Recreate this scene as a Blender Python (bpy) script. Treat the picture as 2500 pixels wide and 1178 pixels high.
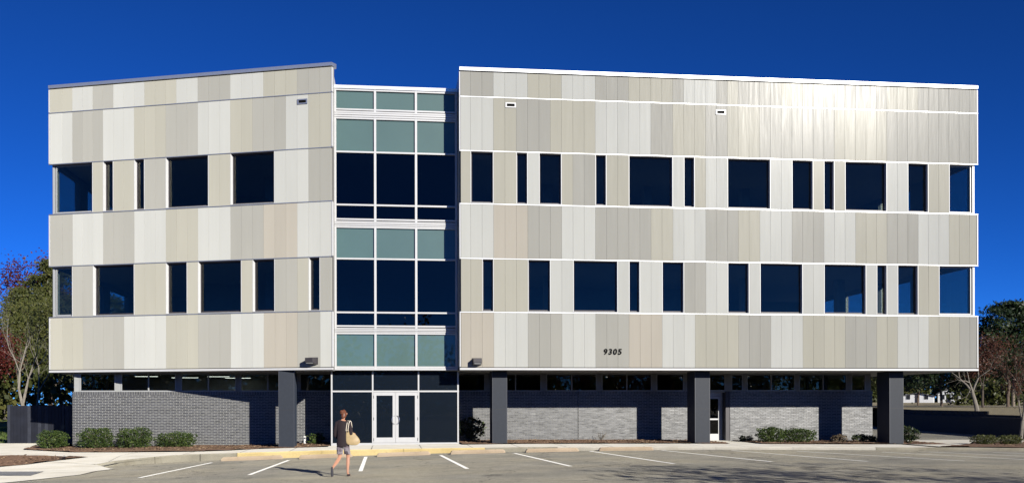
import bpy, bmesh, math, random
import numpy as np
from mathutils import Vector, Matrix

for o in list(bpy.data.objects):
    bpy.data.objects.remove(o)
scene = bpy.context.scene
COL = scene.collection
R = math.radians

# ------------------------------------------------------------------ camera
cam_d = bpy.data.cameras.new('camera')
cam = bpy.data.objects.new('camera', cam_d)
COL.objects.link(cam)
cam.location = (-2.803, -40.956, 1.65)
cam.rotation_euler = (R(90), R(0.12), R(-6.8))
cam_d.sensor_width = 36.0
cam_d.lens = 36.0
cam_d.shift_y = 0.1572
cam_d.clip_start = 0.1
cam_d.clip_end = 3000
scene.camera = cam

# ------------------------------------------------------------------ sky, sun, exposure
SUN_EL, SUN_AZ = R(17.7), R(155.7)          # azimuth clockwise from +Y
w = bpy.data.worlds.new('World')
scene.world = w
w.use_nodes = True
wn = w.node_tree
sky = wn.nodes.new('ShaderNodeTexSky')
sky.sky_type = 'NISHITA'
sky.sun_disc = False
sky.sun_elevation = SUN_EL
sky.sun_rotation = SUN_AZ
sky.altitude = 2500
sky.air_density = 0.55
sky.dust_density = 0.0
sky.ozone_density = 10.0
gam = wn.nodes.new('ShaderNodeGamma')
gam.inputs[1].default_value = 1.22
wn.links.new(sky.outputs[0], gam.inputs[0])
hsv = wn.nodes.new('ShaderNodeHueSaturation')
hsv.inputs['Saturation'].default_value = 1.018
hsv.inputs['Value'].default_value = 1.04
wn.links.new(gam.outputs[0], hsv.inputs['Color'])
wn.links.new(hsv.outputs[0], wn.nodes['Background'].inputs[0])
wn.nodes['Background'].inputs[1].default_value = 0.056

sun_d = bpy.data.lights.new('sun', 'SUN')
sun_d.energy = 4.2
sun_d.angle = R(0.5)
sun_d.color = (1.0, 0.955, 0.87)
sun = bpy.data.objects.new('sun', sun_d)
COL.objects.link(sun)
to_sun = Vector((math.sin(SUN_AZ) * math.cos(SUN_EL), math.cos(SUN_AZ) * math.cos(SUN_EL), math.sin(SUN_EL)))
sun.rotation_euler = to_sun.to_track_quat('Z', 'Y').to_euler()
sun.location = (20, -40, 30)

scene.view_settings.view_transform = 'Standard'
scene.view_settings.look = 'None'
scene.view_settings.exposure = 0.55
scene.view_settings.gamma = 1.0
scene.view_settings.use_curve_mapping = False
scene.render.engine = 'CYCLES'
try:
    scene.cycles.max_bounces = 8
    scene.cycles.transparent_max_bounces = 16
    scene.cycles.caustics_reflective = False
    scene.cycles.caustics_refractive = False
    scene.cycles.sample_clamp_indirect = 4.0
except Exception:
    pass

# ------------------------------------------------------------------ helpers
def tag(o, label=None, cat=None, group=None, kind=None):
    if label: o['label'] = label
    if cat: o['category'] = cat
    if group: o['group'] = group
    if kind: o['kind'] = kind
    return o

def link(o, parent=None):
    COL.objects.link(o)
    if parent: o.parent = parent
    return o

def empty(name, loc=(0, 0, 0), rz=0.0):
    o = bpy.data.objects.new(name, None)
    o.location = loc
    o.rotation_euler = (0, 0, rz)
    o.empty_display_size = 0.3
    return link(o)

class MB:
    """collects boxes, tubes and polygons and builds ONE mesh object"""
    def __init__(self):
        self.v = []; self.f = []
    def box(self, x0, x1, y0, y1, z0, z1):
        n = len(self.v)
        self.v += [(x0, y0, z0), (x1, y0, z0), (x1, y1, z0), (x0, y1, z0), (x0, y0, z1), (x1, y0, z1), (x1, y1, z1), (x0, y1, z1)]
        self.f += [(n, n+3, n+2, n+1), (n+4, n+5, n+6, n+7), (n, n+1, n+5, n+4), (n+1, n+2, n+6, n+5), (n+2, n+3, n+7, n+6), (n+3, n, n+4, n+7)]
        return self
    def prism(self, pts, z0, z1):
        """vertical prism over a plan polygon (counter-clockwise)"""
        n = len(self.v); k = len(pts)
        self.v += [(p[0], p[1], z0) for p in pts] + [(p[0], p[1], z1) for p in pts]
        self.f.append(tuple(range(n + k - 1, n - 1, -1)))
        self.f.append(tuple(range(n + k, n + 2 * k)))
        for i in range(k):
            j = (i + 1) % k
            self.f.append((n + i, n + j, n + k + j, n + k + i))
        return self
    def extrude_x(self, prof, x0, x1):
        """profile in (y, z) swept along x"""
        n = len(self.v); k = len(prof)
        self.v += [(x0, p[0], p[1]) for p in prof] + [(x1, p[0], p[1]) for p in prof]
        self.f.append(tuple(range(n + k - 1, n - 1, -1)))
        self.f.append(tuple(range(n + k, n + 2 * k)))
        for i in range(k):
            j = (i + 1) % k
            self.f.append((n + i, n + j, n + k + j, n + k + i))
        return self
    def tube(self, p0, p1, r0, r1, k=6, caps=True):
        p0 = Vector(p0); p1 = Vector(p1)
        d = p1 - p0
        if d.length < 1e-6: return self
        d.normalize()
        a = d.orthogonal().normalized(); b = d.cross(a)
        n = len(self.v)
        for p, r in ((p0, r0), (p1, r1)):
            for i in range(k):
                t = 2 * math.pi * i / k
                q = p + a * (math.cos(t) * r) + b * (math.sin(t) * r)
                self.v.append((q.x, q.y, q.z))
        for i in range(k):
            j = (i + 1) % k
            self.f.append((n + i, n + j, n + k + j, n + k + i))
        if caps:
            self.f.append(tuple(range(n + k - 1, n - 1, -1)))
            self.f.append(tuple(range(n + k, n + 2 * k)))
        return self
    def path(self, pts, rad, k=8):
        for i in range(len(pts) - 1):
            self.tube(pts[i], pts[i + 1], rad, rad, k)
        return self
    def loft(self, rings, close=True):
        """rings: list of lists of points, all the same length"""
        n = len(self.v); k = len(rings[0])
        for r in rings: self.v += [tuple(p) for p in r]
        for a in range(len(rings) - 1):
            for i in range(k):
                j = (i + 1) % k
                self.f.append((n + a * k + i, n + a * k + j, n + (a + 1) * k + j, n + (a + 1) * k + i))
        if close:
            self.f.append(tuple(range(n + k - 1, n - 1, -1)))
            m = n + (len(rings) - 1) * k
            self.f.append(tuple(range(m, m + k)))
        return self
    def mesh(self, name, mat=None, smooth=False):
        me = bpy.data.meshes.new(name)
        me.from_pydata(self.v, [], self.f)
        me.update()
        if mat: me.materials.append(mat)
        if smooth:
            for p in me.polygons: p.use_smooth = True
        return me
    def build(self, name, mat=None, parent=None, loc=(0, 0, 0), rz=0.0, smooth=False):
        o = bpy.data.objects.new(name, self.mesh(name, mat, smooth))
        o.location = loc
        o.rotation_euler = (0, 0, rz)
        return link(o, parent)

def inst(name, me, parent=None, loc=(0, 0, 0), rot=(0, 0, 0), scale=None):
    o = bpy.data.objects.new(name, me)
    o.location = loc
    o.rotation_euler = rot
    if scale: o.scale = scale
    return link(o, parent)

def bevel_obj(o, width=0.01, seg=2):
    m = o.modifiers.new('bevel', 'BEVEL')
    m.width = width; m.segments = seg; m.limit_method = 'ANGLE'
    return o

def fast_mesh(name, verts, quads, mat=None, tint=None):
    """verts Nx3, quads Mx4 (numpy)"""
    me = bpy.data.meshes.new(name)
    nv, nf = len(verts), len(quads)
    me.vertices.add(nv)
    me.vertices.foreach_set('co', np.asarray(verts, np.float32).ravel())
    me.loops.add(nf * 4)
    me.loops.foreach_set('vertex_index', np.asarray(quads, np.int32).ravel())
    me.polygons.add(nf)
    me.polygons.foreach_set('loop_start', np.arange(0, nf * 4, 4, dtype=np.int32))
    try:
        me.polygons.foreach_set('loop_total', np.full(nf, 4, dtype=np.int32))
    except Exception:
        pass
    me.update(calc_edges=True)
    me.validate()
    if tint is not None:
        a = me.attributes.new('tint', 'FLOAT', 'FACE')
        a.data.foreach_set('value', np.asarray(tint, np.float32))
    if mat: me.materials.append(mat)
    return me

# ------------------------------------------------------------------ materials
class NT:
    def __init__(self, name):
        self.m = bpy.data.materials.new(name)
        self.m.use_nodes = True
        self.t = self.m.node_tree
        self.b = self.t.nodes['Principled BSDF']
        self.out = self.t.nodes['Material Output']
        if 'Diffuse Roughness' in self.b.inputs:
            self.b.inputs['Diffuse Roughness'].default_value = 1.0
    def n(self, typ, **kw):
        x = self.t.nodes.new(typ)
        for k, v in kw.items(): setattr(x, k, v)
        return x
    def l(self, a, b): self.t.links.new(a, b)
    def set(self, **kw):
        for k, v in kw.items():
            key = k.replace('_', ' ')
            if key in self.b.inputs:
                self.b.inputs[key].default_value = v
        return self
    def coords(self, scale=(1, 1, 1), kind='Object'):
        tc = self.n('ShaderNodeTexCoord')
        mp = self.n('ShaderNodeMapping')
        mp.inputs['Scale'].default_value = scale
        self.l(tc.outputs[kind], mp.inputs['Vector'])
        return mp.outputs[0]
    def world(self, scale=(1, 1, 1)):
        g = self.n('ShaderNodeNewGeometry')
        mp = self.n('ShaderNodeMapping')
        mp.inputs['Scale'].default_value = scale
        self.l(g.outputs['Position'], mp.inputs['Vector'])
        return mp.outputs[0]
    def noise(self, vec, scale=5.0, detail=4.0, rough=0.55):
        x = self.n('ShaderNodeTexNoise')
        x.inputs['Scale'].default_value = scale
        x.inputs['Detail'].default_value = detail
        x.inputs['Roughness'].default_value = rough
        self.l(vec, x.inputs['Vector'])
        return x.outputs[0]
    def ramp(self, fac, stops):
        r = self.n('ShaderNodeValToRGB')
        while len(r.color_ramp.elements) < len(stops): r.color_ramp.elements.new(0.5)
        for e, (p, c) in zip(r.color_ramp.elements, stops):
            e.position = p; e.color = (c[0], c[1], c[2], 1)
        self.l(fac, r.inputs[0])
        return r.outputs[0]
    def mix(self, fac, a, b, mode='MIX'):
        x = self.n('ShaderNodeMix'); x.data_type = 'RGBA'; x.blend_type = mode
        for s, v in ((x.inputs[0], fac), (x.inputs[6], a), (x.inputs[7], b)):
            if hasattr(v, 'is_linked') or hasattr(v, 'links'): self.l(v, s)
            elif isinstance(v, (int, float)): s.default_value = v
            else: s.default_value = (v[0], v[1], v[2], 1)
        return x.outputs[2]
    def bump(self, h, strength=0.3, dist=0.02):
        b = self.n('ShaderNodeBump')
        b.inputs['Strength'].default_value = strength
        b.inputs['Distance'].default_value = dist
        self.l(h, b.inputs['Height'])
        self.l(b.outputs[0], self.b.inputs['Normal'])
        return b
    def base(self, sock): self.l(sock, self.b.inputs['Base Color'])

def simple(name, col, rough=0.6, metal=0.0, spec=0.5, var=0.08, scale=6.0, bump=0.0, bscale=40.0):
    t = NT(name)
    t.set(Roughness=rough, Metallic=metal)
    t.b.inputs['Specular IOR Level'].default_value = spec
    v = t.world()
    n = t.noise(v, scale, 5)
    c = Vector(col)
    t.base(t.ramp(n, [(0.25, c * (1 - var)), (0.75, c * (1 + var))]))
    if bump: t.bump(t.noise(v, bscale, 3), bump, 0.01)
    return t.m

def panel_mat(name, col):
    t = NT(name)
    oi = t.n('ShaderNodeObjectInfo')
    v = t.coords((1, 1, 1))
    # every panel its own slight tone, fine vertical brushing, faint stains
    rnd = t.n('ShaderNodeMapRange'); rnd.inputs[3].default_value = 0.965; rnd.inputs[4].default_value = 1.03
    t.l(oi.outputs['Random'], rnd.inputs[0])
    big = t.noise(t.world((0.9, 0.9, 0.25)), 1.3, 4)
    c = Vector(col)
    tone = t.ramp(big, [(0.3, c * 0.975), (0.7, c * 1.02)])
    streak = t.noise(t.world((9, 9, 0.22)), 1.0, 3)
    tone = t.mix(1.0, tone, t.ramp(streak, [(0.3, (0.98, 0.98, 0.977)), (0.6, (1.0,) * 3), (0.8, (1.01,) * 3)]), 'MULTIPLY')
    vm = t.n('ShaderNodeVectorMath', operation='SCALE')
    t.l(tone, vm.inputs[0]); t.l(rnd.outputs[0], vm.inputs['Scale'])
    t.base(vm.outputs[0])
    t.set(Metallic=0.0)
    t.b.inputs['Specular IOR Level'].default_value = 0.063
    rr = t.ramp(t.noise(t.world((7, 7, 0.5)), 1.0, 4), [(0.3, (0.19,) * 3), (0.75, (0.29,) * 3)])
    t.l(rr, t.b.inputs['Roughness'])
    waves = t.noise(t.world((5.0, 5.0, 0.55)), 1.0, 3)
    grain = t.noise(t.world((60, 60, 60)), 1.0, 2)
    add = t.n('ShaderNodeMath', operation='MULTIPLY_ADD')
    t.l(grain, add.inputs[0]); add.inputs[1].default_value = 0.03
    t.l(waves, add.inputs[2])
    t.bump(add.outputs[0], 0.5, 0.006)
    return t.m

M = {}
M['W'] = panel_mat('panel_white', (0.520, 0.524, 0.490))
M['T'] = panel_mat('panel_sand', (0.440, 0.428, 0.362))
M['G'] = panel_mat('panel_grey', (0.392, 0.386, 0.346))
M['P'] = panel_mat('panel_warm_sand', (0.448, 0.418, 0.356))
M['alu'] = simple('brushed_aluminium', (0.60, 0.61, 0.62), 0.38, 0.8, var=0.04)
M['alu_white'] = simple('pale_anodised_frame', (0.57, 0.57, 0.565), 0.4, 0.12, var=0.03)
M['alu_grey'] = simple('grey_window_frame', (0.40, 0.41, 0.41), 0.45, 0.2, var=0.05)
M['jamb'] = simple('window_jamb_metal', (0.62, 0.62, 0.61), 0.45, 0.1, var=0.04)
M['backing'] = simple('joint_backing', (0.16, 0.155, 0.145), 0.8)
M['soffit'] = simple('grey_soffit_panel', (0.42, 0.42, 0.40), 0.55, 0.0, var=0.04)
M['post'] = simple('grey_wall_post', (0.36, 0.37, 0.36), 0.5, 0.0)
M['roof'] = simple('grey_roof_membrane', (0.4, 0.4, 0.4), 0.8)
M['interior'] = simple('interior_plaster', (0.62, 0.63, 0.62), 0.8)
M['interior_dark'] = simple('interior_carpet', (0.12, 0.13, 0.14), 0.9)
M['black'] = simple('black_plastic', (0.018, 0.018, 0.02), 0.5)
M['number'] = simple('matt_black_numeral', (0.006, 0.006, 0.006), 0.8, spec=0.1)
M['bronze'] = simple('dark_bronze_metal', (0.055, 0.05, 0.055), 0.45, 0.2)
M['steel'] = simple('polished_steel', (0.75, 0.75, 0.76), 0.22, 1.0, var=0.02)
M['column'] = simple('charcoal_column_panel', (0.030, 0.037, 0.051), 0.5, 0.0, 0.25, var=0.10, scale=9, bump=0.08, bscale=90)
M['column_edge'] = simple('charcoal_column_edge', (0.065, 0.07, 0.085), 0.4, 0.1)
M['mortar'] = simple('pale_mortar', (0.38, 0.38, 0.365), 0.9, var=0.15, scale=30, bump=0.3, bscale=120)

def brick_mat():
    t = NT('black_ironspot_brick')
    oi = t.n('ShaderNodeObjectInfo')
    n1 = t.noise(t.world((1, 1, 1)), 3.0, 4)
    n2 = t.noise(t.world((4.1, 4.1, 14.7)), 1.0, 2)
    a = t.ramp(n2, [(0.3, (0.012, 0.013, 0.016)), (0.55, (0.022, 0.023, 0.027)), (0.8, (0.045, 0.045, 0.05))])
    b = t.mix(0.35, a, t.ramp(n1, [(0.3, (0.012, 0.013, 0.017)), (0.7, (0.034, 0.034, 0.038))]))
    t.base(b)
    t.b.inputs['Specular IOR Level'].default_value = 0.8
    n3 = t.noise(t.world((3.3, 3.3, 15.1)), 1.0, 1)
    t.l(t.ramp(n3, [(0.32, (0.08,) * 3), (0.5, (0.6,) * 3), (0.7, (0.85,) * 3)]), t.b.inputs['Coat Weight'])
    t.b.inputs['Coat IOR'].default_value = 1.9
    t.b.inputs['Coat Roughness'].default_value = 0.44
    t.l(t.ramp(n2, [(0.3, (0.34,) * 3), (0.7, (0.5,) * 3)]), t.b.inputs['Roughness'])
    t.bump(t.noise(t.world((1, 1, 1)), 55.0, 4), 0.25, 0.01)
    return t.m
M['brick'] = brick_mat()

def glass_mat(name, tint, spec_gain=1.0):
    t = NT(name)
    t.t.nodes.remove(t.b)
    tr = t.n('ShaderNodeBsdfTransparent'); tr.inputs[0].default_value = (*tint, 1)
    gl = t.n('ShaderNodeBsdfGlossy'); gl.inputs['Roughness'].default_value = 0.0
    gl.inputs['Color'].default_value = (1.0, 0.9, 0.78, 1)
    fr = t.n('ShaderNodeFresnel'); fr.inputs[0].default_value = 1.52
    # slight waviness of float glass
    wv = t.noise(t.world((1, 1, 1)), 0.9, 1)
    bp = t.n('ShaderNodeBump'); bp.inputs['Strength'].default_value = 0.12; bp.inputs['Distance'].default_value = 0.01
    t.l(wv, bp.inputs['Height']); t.l(bp.outputs[0], gl.inputs['Normal'])
    mu = t.n('ShaderNodeMath', operation='MULTIPLY'); mu.use_clamp = True
    t.l(fr.outputs[0], mu.inputs[0]); mu.inputs[1].default_value = spec_gain
    mx = t.n('ShaderNodeMixShader')
    t.l(mu.outputs[0], mx.inputs[0]); t.l(tr.outputs[0], mx.inputs[1]); t.l(gl.outputs[0], mx.inputs[2])
    t.l(mx.outputs[0], t.out.inputs[0])
    return t.m
M['glass'] = glass_mat('blue_tinted_glass', (0.72, 0.79, 0.79), 0.65)
def film_mat():
    # dark reflective film behind the entrance and curtain-wall panes
    g0 = glass_mat('filmed_dark_glass', (0.38, 0.44, 0.49), 0.75)
    nt = g0.node_tree
    pb = nt.nodes.new('ShaderNodeBsdfPrincipled')
    pb.inputs['Base Color'].default_value = (0.0035, 0.0095, 0.019, 1)
    pb.inputs['Roughness'].default_value = 0.3
    pb.inputs['Specular IOR Level'].default_value = 0.2
    out = nt.nodes['Material Output']
    src = out.inputs[0].links[0].from_socket
    mx = nt.nodes.new('ShaderNodeMixShader'); mx.inputs[0].default_value = 0.6
    nt.links.new(src, mx.inputs[1]); nt.links.new(pb.outputs[0], mx.inputs[2])
    nt.links.new(mx.outputs[0], out.inputs[0])
    return g0
M['glass_film'] = film_mat()
M['glass_dark'] = glass_mat('dark_tinted_glass', (0.38, 0.44, 0.49), 0.75)
M['glass_mid'] = glass_mat('smoke_tinted_glass', (0.52, 0.57, 0.58), 0.7)
M['glass_clear'] = glass_mat('grey_tinted_glass', (0.88, 0.92, 0.92), 0.7)

def spandrel_mat():
    t = NT('teal_spandrel_glass')
    n = t.noise(t.world((0.5, 0.5, 0.5)), 1.2, 3)
    t.base(t.ramp(n, [(0.3, (0.046, 0.122, 0.112)), (0.7, (0.058, 0.142, 0.130))]))
    t.set(Roughness=0.55)
    t.b.inputs['Coat Weight'].default_value = 1.0
    t.b.inputs['Coat Roughness'].default_value = 0.02
    return t.m
M['spandrel'] = spandrel_mat()

def emit(name, col, s):
    t = NT(name)
    t.b.inputs['Emission Color'].default_value = (*col, 1)
    t.b.inputs['Emission Strength'].default_value = s
    t.base(t.ramp(t.noise(t.world(), 2), [(0, col), (1, col)]))
    return t.m
M['lamp'] = emit('lit_diffuser', (1.0, 0.93, 0.8), 4.0)

def asphalt_mat(name='worn_asphalt', c0=(0.256, 0.242, 0.198), c1=(0.352, 0.332, 0.272)):
    t = NT(name)
    v = t.world()
    fine = t.noise(v, 38.0, 3, 0.7)
    mid = t.noise(v, 1.1, 5, 0.6)
    big = t.noise(t.world((0.25, 0.12, 1)), 1.0, 3)
    vo = t.n('ShaderNodeTexVoronoi'); vo.inputs['Scale'].default_value = 55.0
    t.l(v, vo.inputs['Vector'])
    a = t.ramp(mid, [(0.25, c0), (0.75, c1)])
    g = t.ramp(fine, [(0.28, (0.62,) * 3), (0.5, (1.0,) * 3), (0.78, (1.4,) * 3)])
    b = t.mix(1.0, a, g, 'MULTIPLY')
    c = t.mix(1.0, b, t.ramp(big, [(0.3, (0.88, 0.88, 0.9)), (0.7, (1.1, 1.08, 1.03))]), 'MULTIPLY')
    sp = t.noise(v, 6.5, 4, 0.7)
    c = t.mix(1.0, c, t.ramp(sp, [(0.3, (0.84, 0.84, 0.85)), (0.55, (1.0,) * 3), (0.75, (1.14, 1.12, 1.08))]), 'MULTIPLY')
    # oil drips and darker worn patches
    vo2 = t.n('ShaderNodeTexVoronoi'); vo2.inputs['Scale'].default_value = 0.33
    dn = t.n('ShaderNodeVectorMath', operation='MULTIPLY_ADD')
    nz2 = t.n('ShaderNodeTexNoise'); nz2.inputs['Scale'].default_value = 4.0; t.l(v, nz2.inputs['Vector'])
    t.l(nz2.outputs['Color'], dn.inputs[0]); dn.inputs[1].default_value = (0.5, 0.5, 0); t.l(v, dn.inputs[2])
    t.l(dn.outputs[0], vo2.inputs['Vector'])
    c = t.mix(1.0, c, t.ramp(vo2.outputs['Distance'], [(0.03, (0.66, 0.65, 0.65)), (0.13, (1.0,) * 3)]), 'MULTIPLY')
    pt = t.noise(t.world((0.22, 0.5, 1)), 1.0, 2, 0.4)
    c = t.mix(1.0, c, t.ramp(pt, [(0.40, (0.88, 0.89, 0.9)), (0.46, (1.0,) * 3), (0.62, (1.07, 1.05, 1.0))]), 'MULTIPLY')
    # hairline cracks
    vc = t.n('ShaderNodeTexVoronoi', feature='DISTANCE_TO_EDGE'); vc.inputs['Scale'].default_value = 0.16
    wob = t.n('ShaderNodeVectorMath', operation='MULTIPLY_ADD')
    nz = t.n('ShaderNodeTexNoise'); nz.inputs['Scale'].default_value = 1.2; t.l(v, nz.inputs['Vector'])
    t.l(nz.outputs['Color'], wob.inputs[0]); wob.inputs[1].default_value = (1.6, 1.6, 0); t.l(v, wob.inputs[2])
    t.l(wob.outputs[0], vc.inputs['Vector'])
    cr = t.ramp(vc.outputs['Distance'], [(0.0, (0.45,) * 3), (0.006, (1.0,) * 3)])
    t.base(t.mix(1.0, c, cr, 'MULTIPLY'))
    t.set(Roughness=0.92)
    t.b.inputs['Specular IOR Level'].default_value = 0.25
    ad = t.n('ShaderNodeMath', operation='ADD'); t.l(fine, ad.inputs[0]); t.l(vo.outputs['Distance'], ad.inputs[1])
    t.bump(ad.outputs[0], 0.7, 0.02)
    return t.m
M['asphalt'] = asphalt_mat()
M['road'] = asphalt_mat('road_asphalt', (0.17, 0.165, 0.14), (0.25, 0.24, 0.205))

def concrete_mat(name, c0, c1, stain=0.8):
    t = NT(name)
    v = t.world()
    n = t.noise(v, 0.9, 6, 0.6)
    f = t.noise(v, 28, 3)
    s = t.noise(t.world((0.7, 2.2, 1)), 0.8, 5, 0.65)
    a = t.ramp(n, [(0.25, c0), (0.75, c1)])
    b = t.mix(1.0, a, t.ramp(f, [(0.3, (0.9,) * 3), (0.7, (1.07,) * 3)]), 'MULTIPLY')
    t.base(t.mix(1.0, b, t.ramp(s, [(0.32, (stain, stain * 0.97, stain * 0.92)), (0.55, (1, 1, 1))]), 'MULTIPLY'))
    t.set(Roughness=0.88)
    t.b.inputs['Specular IOR Level'].default_value = 0.3
    t.bump(f, 0.25, 0.01)
    return t.m
M['concrete'] = concrete_mat('pale_concrete', (0.46, 0.438, 0.38), (0.575, 0.548, 0.475), 0.82)
M['concrete_old'] = concrete_mat('weathered_concrete', (0.26, 0.242, 0.188), (0.38, 0.352, 0.275), 0.7)
M['concrete_tan'] = concrete_mat('tan_wheel_stop_concrete', (0.42, 0.335, 0.235), (0.53, 0.43, 0.315), 0.85)
M['drain'] = simple('slate_drain_steel', (0.085, 0.09, 0.10), 0.6)
M['joint'] = simple('dark_slab_joint', (0.16, 0.15, 0.13), 0.9)
M['yellow'] = concrete_mat('worn_yellow_paint', (0.56, 0.445, 0.20), (0.68, 0.565, 0.29), 0.85)

def paint_mat(name, col):
    t = NT(name)
    v = t.world()
    n = t.noise(v, 22, 4, 0.7)
    t.base(t.ramp(n, [(0.24, (0.34, 0.33, 0.3)), (0.36, col), (0.8, Vector(col) * 1.08)]))
    t.set(Roughness=0.8)
    return t.m
M['line'] = paint_mat('worn_white_line_paint', (0.68, 0.665, 0.61))

def mulch_mat(name, cols):
    t = NT(name)
    n = t.noise(t.world(), 9, 6, 0.75)
    n2 = t.noise(t.world(), 45, 3)
    a = t.ramp(n, [(0.3, cols[0]), (0.55, cols[1]), (0.75, cols[2])])
    t.base(t.mix(1.0, a, t.ramp(n2, [(0.3, (0.6,) * 3), (0.7, (1.3,) * 3)]), 'MULTIPLY'))
    t.set(Roughness=0.95)
    t.bump(n2, 0.8, 0.03)
    return t.m
M['mulch'] = mulch_mat('brown_pine_mulch', [(0.07, 0.04, 0.026), (0.17, 0.10, 0.06), (0.30, 0.20, 0.125)])
M['lawn'] = mulch_mat('lawn_soil', [(0.05, 0.07, 0.02), (0.09, 0.12, 0.03), (0.14, 0.15, 0.05)])
M['drygrass'] = mulch_mat('dry_winter_grass', [(0.12, 0.10, 0.06), (0.20, 0.17, 0.10), (0.28, 0.24, 0.15)])
M['terrain'] = mulch_mat('leaf_litter_ground', [(0.06, 0.05, 0.03), (0.11, 0.09, 0.055), (0.17, 0.14, 0.085)])

def bark_mat(name, c0, c1):
    t = NT(name)
    n = t.noise(t.world((6, 6, 1.2)), 1.6, 5, 0.65)
    t.base(t.ramp(n, [(0.3, c0), (0.7, c1)]))
    t.set(Roughness=0.9)
    t.bump(n, 0.5, 0.03)
    return t.m
M['bark_pale'] = bark_mat('pale_grey_bark', (0.17, 0.15, 0.125), (0.33, 0.30, 0.25))
M['bark_brown'] = bark_mat('brown_bark', (0.06, 0.045, 0.035), (0.14, 0.11, 0.085))
M['bark_pine'] = bark_mat('pine_bark', (0.10, 0.07, 0.05), (0.22, 0.16, 0.12))

def leaf_mat(name, c0, c1, c2=None, trans=0.3, rough=0.5, spec=0.4):
    t = NT(name)
    at = t.n('ShaderNodeAttribute'); at.attribute_name = 'tint'
    stops = [(0.0, c0), (0.6, c1), (1.0, c2 or c1)]
    col = t.ramp(at.outputs['Fac'], stops)
    n = t.noise(t.world(), 0.8, 3)
    col = t.mix(1.0, col, t.ramp(n, [(0.3, (0.8,) * 3), (0.7, (1.2,) * 3)]), 'MULTIPLY')
    t.base(col)
    t.set(Roughness=rough)
    t.b.inputs['Specular IOR Level'].default_value = spec
    tl = t.n('ShaderNodeBsdfTranslucent'); t.l(col, tl.inputs[0])
    mx = t.n('ShaderNodeMixShader'); mx.inputs[0].default_value = trans
    t.l(t.b.outputs[0], mx.inputs[1]); t.l(tl.outputs[0], mx.inputs[2])
    t.l(mx.outputs[0], t.out.inputs[0])
    return t.m
M['leaf_hedge'] = leaf_mat('laurel_leaf', (0.022, 0.038, 0.010), (0.06, 0.098, 0.022), (0.13, 0.17, 0.045), 0.2, 0.5, 0.3)
M['leaf_dark'] = leaf_mat('dark_glossy_leaf', (0.016, 0.026, 0.012), (0.04, 0.062, 0.022), (0.12, 0.15, 0.055), 0.15, 0.3, 0.7)
M['leaf_pine'] = leaf_mat('pine_needle', (0.012, 0.025, 0.010), (0.032, 0.055, 0.018), (0.06, 0.085, 0.025), 0.15)
M['leaf_green'] = leaf_mat('olive_green_leaf', (0.045, 0.058, 0.016), (0.105, 0.118, 0.032), (0.18, 0.17, 0.055), 0.3)
M['leaf_red'] = leaf_mat('red_maple_leaf', (0.05, 0.010, 0.010), (0.115, 0.020, 0.016), (0.19, 0.045, 0.03), 0.3)
M['leaf_orange'] = leaf_mat('orange_autumn_leaf', (0.12, 0.05, 0.012), (0.24, 0.10, 0.02), (0.32, 0.17, 0.04), 0.3)
M['leaf_rust'] = leaf_mat('rust_brown_leaf', (0.06, 0.022, 0.014), (0.13, 0.05, 0.03), (0.2, 0.085, 0.05), 0.25)
M['leaf_dry'] = leaf_mat('dry_tan_leaf', (0.10, 0.07, 0.04), (0.2, 0.15, 0.09), (0.32, 0.25, 0.16), 0.2)
M['grass'] = leaf_mat('grass_blade', (0.05, 0.09, 0.015), (0.11, 0.17, 0.03), (0.2, 0.24, 0.07), 0.3)
M['chip'] = leaf_mat('mulch_chip', (0.06, 0.035, 0.022), (0.16, 0.10, 0.06), (0.34, 0.24, 0.15), 0.0, 0.9)
M['wood_white'] = simple('white_house_paint', (0.72, 0.72, 0.70), 0.7)
M['shingle'] = simple('grey_roof_shingle', (0.10, 0.10, 0.105), 0.85)
M['block'] = simple('charcoal_retaining_block', (0.022, 0.019, 0.016), 0.9, var=0.3, scale=9, bump=0.5, bscale=50)
M['fence'] = simple('navy_fence_board', (0.011, 0.013, 0.022), 0.6, var=0.35, scale=2.5)
M['fence_light'] = simple('paler_fence_board', (0.034, 0.038, 0.052), 0.6, var=0.4, scale=3.5)  # paler tone for random boards and the posts
M['wire'] = simple('pale_overhead_cable', (0.35, 0.34, 0.33), 0.5)
M['pole'] = bark_mat('utility_pole_timber', (0.20, 0.16, 0.12), (0.34, 0.28, 0.21))

# ------------------------------------------------------------------ ground heights
AX = [-60, -30, -14, -9, -5, -1, 2, 6, 10, 16, 30, 60]
AZ = [-.65, -.6, -.5, -.42, -.32, -.23, -.19, -.16, -.17, -.24, -.35, -.45]
SX = [-60, -30, -18, -9, -5, -1, 2.5, 9, 15, 30, 60]
SZ = [-.4, -.3, -.22, -.18, -.09, -.05, -.03, -.06, -.13, -.25, -.3]
def az(x, y=0): return float(np.interp(x, AX, AZ))
def sz(x, y=0): return float(np.interp(x, SX, SZ))
CUTS = sorted(set(AX + SX))

def wz(x, y):
    t = min(1.0, max(0.0, (-3.2 - y) / 3.2))
    return sz(x) * (1 - t) + (az(x) + 0.012) * t

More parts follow.
